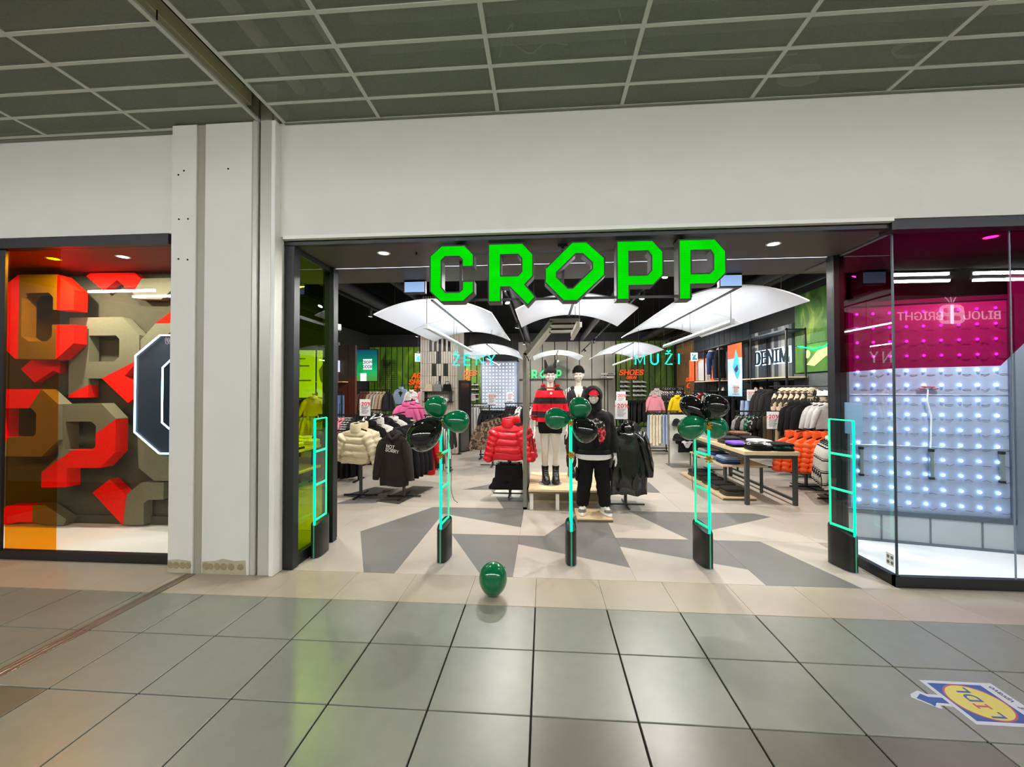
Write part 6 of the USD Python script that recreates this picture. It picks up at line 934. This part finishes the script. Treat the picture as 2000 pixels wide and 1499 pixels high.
part(A, 'collar', tube([(.078 * math.cos(a), -.02 + .072 * math.sin(a), 1.565 + .006 * math.sin(a)) for a in np.linspace(0, 2 * PI, 25)], .012, 8), C['redcloth'], True)
part(A, 'badge', mv(lathe([(.001, .0), (.022, .0), (.022, .006), (.001, .006)], 14), (0, -.138, 1.475), rx=PI / 2), mats['print_white'])
part(A, 'cuff_stripe', J(*[tube([(s * .262 + .074 * math.cos(a), .0 + .074 * math.sin(a), 1.10) for a in np.linspace(0, 2 * PI, 21)], .008, 6) for s in (-1, 1)]), C['redcloth'], True, kind='stuff')
sb = [((0, .01, 1.02), .15, (0, .01, .98), .155)] + [((s * .085, .01, .97), .125, (s * .095, .0, .82), .098) for s in (-1, 1)]
part(A, 'shorts', skin(blob(sb, .02, 6), cut=[((0, 0, 1), .815)], noise=.012), black_cloth, 40)
beanie(A, 1.785, -.01, C['charcoal'], True, 1.0)
for s in (-1, 1): boot(A, s * .085, .0, -s * .08, rb, rs)
part(A, 'scarf_bow', J(*[lift(ell((sx * .115, .04, 1.60), (.045, .03, .03), 12, 8), .02, 30) for sx in (-1, 1)]), C['redcloth'], True)
t = thing('shoulder_bag', 'small red bag on a black strap hanging from the hand of the striped mannequin', 'bag', None, (-.21, 6.93, .66)); part(t, 'body', lift(bx(-.075, .075, -.035, .035, 0, .17, .03), .012, 12), mat('bag_red', (200, 20, 36), .4), 30); part(t, 'strap', tube([(-.05, 0, .16), (-.015, 0, .40), (.015, 0, .42), (.05, 0, .16)], .008, 6), black_metal, 40); part(t, 'flap', bx(-.078, .078, -.04, -.03, .07, .16, .004), mats['bag_red'])

# second woman in a vest
B2 = thing('mannequin', 'white female mannequin in a V-neck vest and plain black beanie', 'mannequin', None, (.62, 7.55, .323), (0, 0, -4))
arm2_ = lambda s: ((s * .265, .03, 1.19), (s * .285, -.04, .93)); leg2 = lambda s: ((s * .12, -.02, .53), (s * .13, .03, .12), (s * .135, -.10, .04))
part(B2, 'body', skin(blob(figure(1.92, .185, .09, arm2_, leg2), .0125, 12)), skin_m, True)
vb = [((-.11, .01, 1.53), .062, (.11, .01, 1.53), .062)]
for s in (-1, 1): vb += [((s * .085, -.01, 1.41), .135, (s * .08, .0, 1.12), .122), ((s * .08, .0, 1.12), .122, (s * .085, .0, .98), .135)]
vee = m3.Manifold.hull_points(np.array([(x, y, z) for x, z in ((-.085, 1.72), (.085, 1.72), (.0, 1.30), (-.07, 1.52), (.07, 1.52)) for y in (-.3, .02)]))
part(B2, 'vest', skin(blob(vb, .02, 8), cut=[((0, 0, 1), .93)], sub=[vee], noise=.012), C['charcoal'], 40)
for s in (-1, 1):
    part(B2, 'sleeve', skin(blob([((s * .17, .01, 1.50), .066, (s * .265, .025, 1.2), .075), ((s * .265, .025, 1.2), .075, (s * .285, -.03, .96), .05)], .02, 6), noise=.016), C['vstripe'], True)
    part(B2, 'vest_trim', bar((s * .078, -.128 if False else -.115, 1.545), (0, -.150, 1.31), .012), mats['print_white'])
pb = [((0, .01, 1.0), .155, (0, .01, .95), .16)]
for s in (-1, 1): pb += [((s * .095, .0, .95), .13, (s * .125, -.02, .54), .105), ((s * .125, -.02, .54), .105, (s * .135, .02, .20), .085)]
part(B2, 'cargo_trousers', skin(blob(pb, .02, 6), cut=[((0, 0, 1), .15)], noise=.03, nsc=10), cloth('cargo_brown', (58, 48, 40), var=.3), 40)
for s in (-1, 1): part(B2, 'cargo_pocket', lift(bx(s * .235 - .02, s * .235 + .02, -.08, .07, .55, .72, .015), .01, 14), mats['cargo_brown'], 30)
beanie(B2, 1.815, -.01, black_cloth); 
for s in (-1, 1): boot(B2, s * .135, .0, -s * .12, rb, rs)

# man in a hoodie
M3 = thing('mannequin', 'mannequin in an oversized black graphic hoodie, red cap and black cargo trousers', 'mannequin', None, (.725, 6.22, .05), (0, 0, -2))
arm3 = lambda s: ((s * .275, .03, 1.12), (s * .300, -.07, .87)); leg3 = lambda s: ((s * .125, -.03, .50), (s * .155, .03, .09), (s * .165, -.09, .04))
part(M3, 'body', skin(blob(figure(1.83, .20, .095, arm3, leg3, .12, False), .0125, 12)), skin_g, True)
hb = [((-.15, .01, 1.41), .085, (.15, .01, 1.41), .085)]
for s in (-1, 1): hb += [((s * .10, -.01, 1.36), .15, (s * .105, .0, 1.05), .155), ((s * .105, 0, 1.05), .155, (s * .10, .0, .93), .145), ((s * .19, .01, 1.40), .088, (s * .275, .03, 1.12), .088), ((s * .275, .03, 1.12), .088, (s * .300, -.05, .90), .062)]
part(M3, 'hoodie', skin(blob(hb, .02, 8), cut=[((0, 0, 1), .90)], noise=.04, nsc=7), black_cloth, 40)
part(M3, 'hem_band', loft([np.stack([r * .262 * np.sign(np.cos(g)) * np.abs(np.cos(g)) ** .7, r * .172 * np.sin(g), np.full(30, z)], 1) for g in [np.arange(30) * 2 * PI / 30] for r, z in ((.96, .87), (1.02, .875), (1.02, .925), (.96, .94))]), black_cloth, 50)
hz = 1.71
hd_ = skin(blob([((0, .03, hz + .02), .138, (0, .05, hz - .02), .135), ((0, .03, hz - .06), .125, (0, .03, hz - .20), .13)], .018, 6), sub=[m3.Manifold.hull_points(np.array([(.088 * math.cos(a), y, hz - .015 + (.135 if math.sin(a) < 0 else .118) * math.sin(a)) for a in np.linspace(0, 2 * PI, 21)[:-1] for y in (-.4, -.05)]))], noise=.012)
part(M3, 'hood', hd_, black_cloth, 40)
part(M3, 'hood_edge', tube([(.092 * math.cos(a), -.072 - .012 * math.sin(a), hz - .015 + (.138 if math.sin(a) < 0 else .122) * math.sin(a)) for a in np.linspace(0, 2 * PI, 33)], .012, 8), black_cloth, True)
capm = mat('cap_red', (232, 20, 60), .7)
part(M3, 'cap', skin(blob([((0, -.012, hz + .03), .100, (0, .01, hz + .02), .098)], .016, 4), cut=[((0, 0, 1), hz + .012)]), capm, True)
part(M3, 'cap_visor', loft([np.stack([np.linspace(-.085, .085, 15), -.085 - q * np.sqrt(np.maximum(0, 1 - np.linspace(-1, 1, 15) ** 2)), hz + .022 - .12 * q * np.sqrt(np.maximum(0, 1 - np.linspace(-1, 1, 15) ** 2))], 1) for q in (0, .03, .06, .085)]), capm, 40)
g_ = np.arange(30) * 2 * PI / 30
part(M3, 't_shirt_hem', loft([np.stack([a * np.sign(np.cos(g_)) * np.abs(np.cos(g_)) ** .7, b * np.sin(g_), np.full(30, z) + .012 * np.cos(2 * g_)], 1) for a, b, z in ((.255, .170, .805), (.262, .175, .81), (.25, .165, .90))]), C['white'], 50)
tr = [((0, .01, .90), .165, (0, .01, .86), .17)]
for s in (-1, 1): tr += [((s * .105, .0, .86), .13, (s * .13, -.03, .50), .108), ((s * .13, -.03, .50), .108, (s * .16, .02, .16), .092)]
part(M3, 'trousers', skin(blob(tr, .02, 6), cut=[((0, 0, 1), .085)], noise=.035, nsc=9), black_plain if False else cloth('trouser_black', (17, 16, 16)), 40)
for s in (-1, 1): part(M3, 'cargo_pocket', lift(bx(s * .245 - .02, s * .245 + .02, -.09, .06, .48, .66, .015), .012, 14), mats['trouser_black'], 30)
gp = camo_mat('graphic_print', (24, 22, 22), (60, 56, 54), (190, 180, 176), 22); gr_ = camo_mat('graphic_red', (60, 14, 14), (170, 40, 40), (226, 96, 90), 26)
def patch(o, y, mt, nm): part(M3, nm, front(Polygon(o), y, .012), mt, label='printed graphic on the chest')
patch([(-.15, 1.25), (-.06, 1.36), (.04, 1.40), (.14, 1.33), (.16, 1.2), (.02, 1.14), (-.1, 1.12)], -.178, gp, 'print'); patch([(.045, 1.25), (.13, 1.27), (.165, 1.18), (.13, 1.06), (.075, 1.03), (.05, 1.13)], -.181, gr_, 'print')
def sneaker(t, x, y, rz):
    g = np.arange(24) * 2 * PI / 24; rg = lambda a, b, yy, z, sh=0: np.stack([a * np.cos(g) * (1 + .1 * np.sin(g + 4.7)), yy + b * np.sin(g), np.full(24, z) + sh * np.sin(g)], 1)
    p = part(t, 'sneaker', mv(loft([rg(.047, .148, -.035, .035), rg(.048, .146, -.033, .055, .006), rg(.043, .11, .0, .085, .012), rg(.042, .072, .035, .11, .012), rg(.044, .06, .045, .135, .012), rg(.035, .05, .045, .125, .01)]), (x, y, 0), rz, 1.15), mat('sneaker_white', (228, 224, 214), .5), 50)
    part(p, 'sole', mv(loft([rg(.047, .145, -.035, 0), rg(.055, .156, -.035, .008), rg(.053, .153, -.035, .036), rg(.048, .148, -.035, .04)]), (x, y, 0), rz, 1.15), wso, 40)
    part(p, 'grey_overlay', mv(J(loft([rg(.0495, .06, -.12, .045), rg(.0495, .06, -.12, .062), rg(.043, .05, -.115, .068)]), loft([rg(.05, .05, .06, .045), rg(.049, .05, .06, .085), rg(.042, .045, .06, .088)])), (x, y, 0), rz, 1.15), mat('sneaker_grey', (120, 114, 104), .6), 40)
    part(p, 'laces', mv(J(*[bar((-.028, -.075 + .022 * k, .083 + .010 * k), (.028, -.072 + .022 * k, .084 + .010 * k), .008) for k in range(5)]), (x, y - .004, 0), rz, 1.15), mats['lace_white'])
sneaker(M3, -.155, .02, -.10); sneaker(M3, .165, .02, .28)
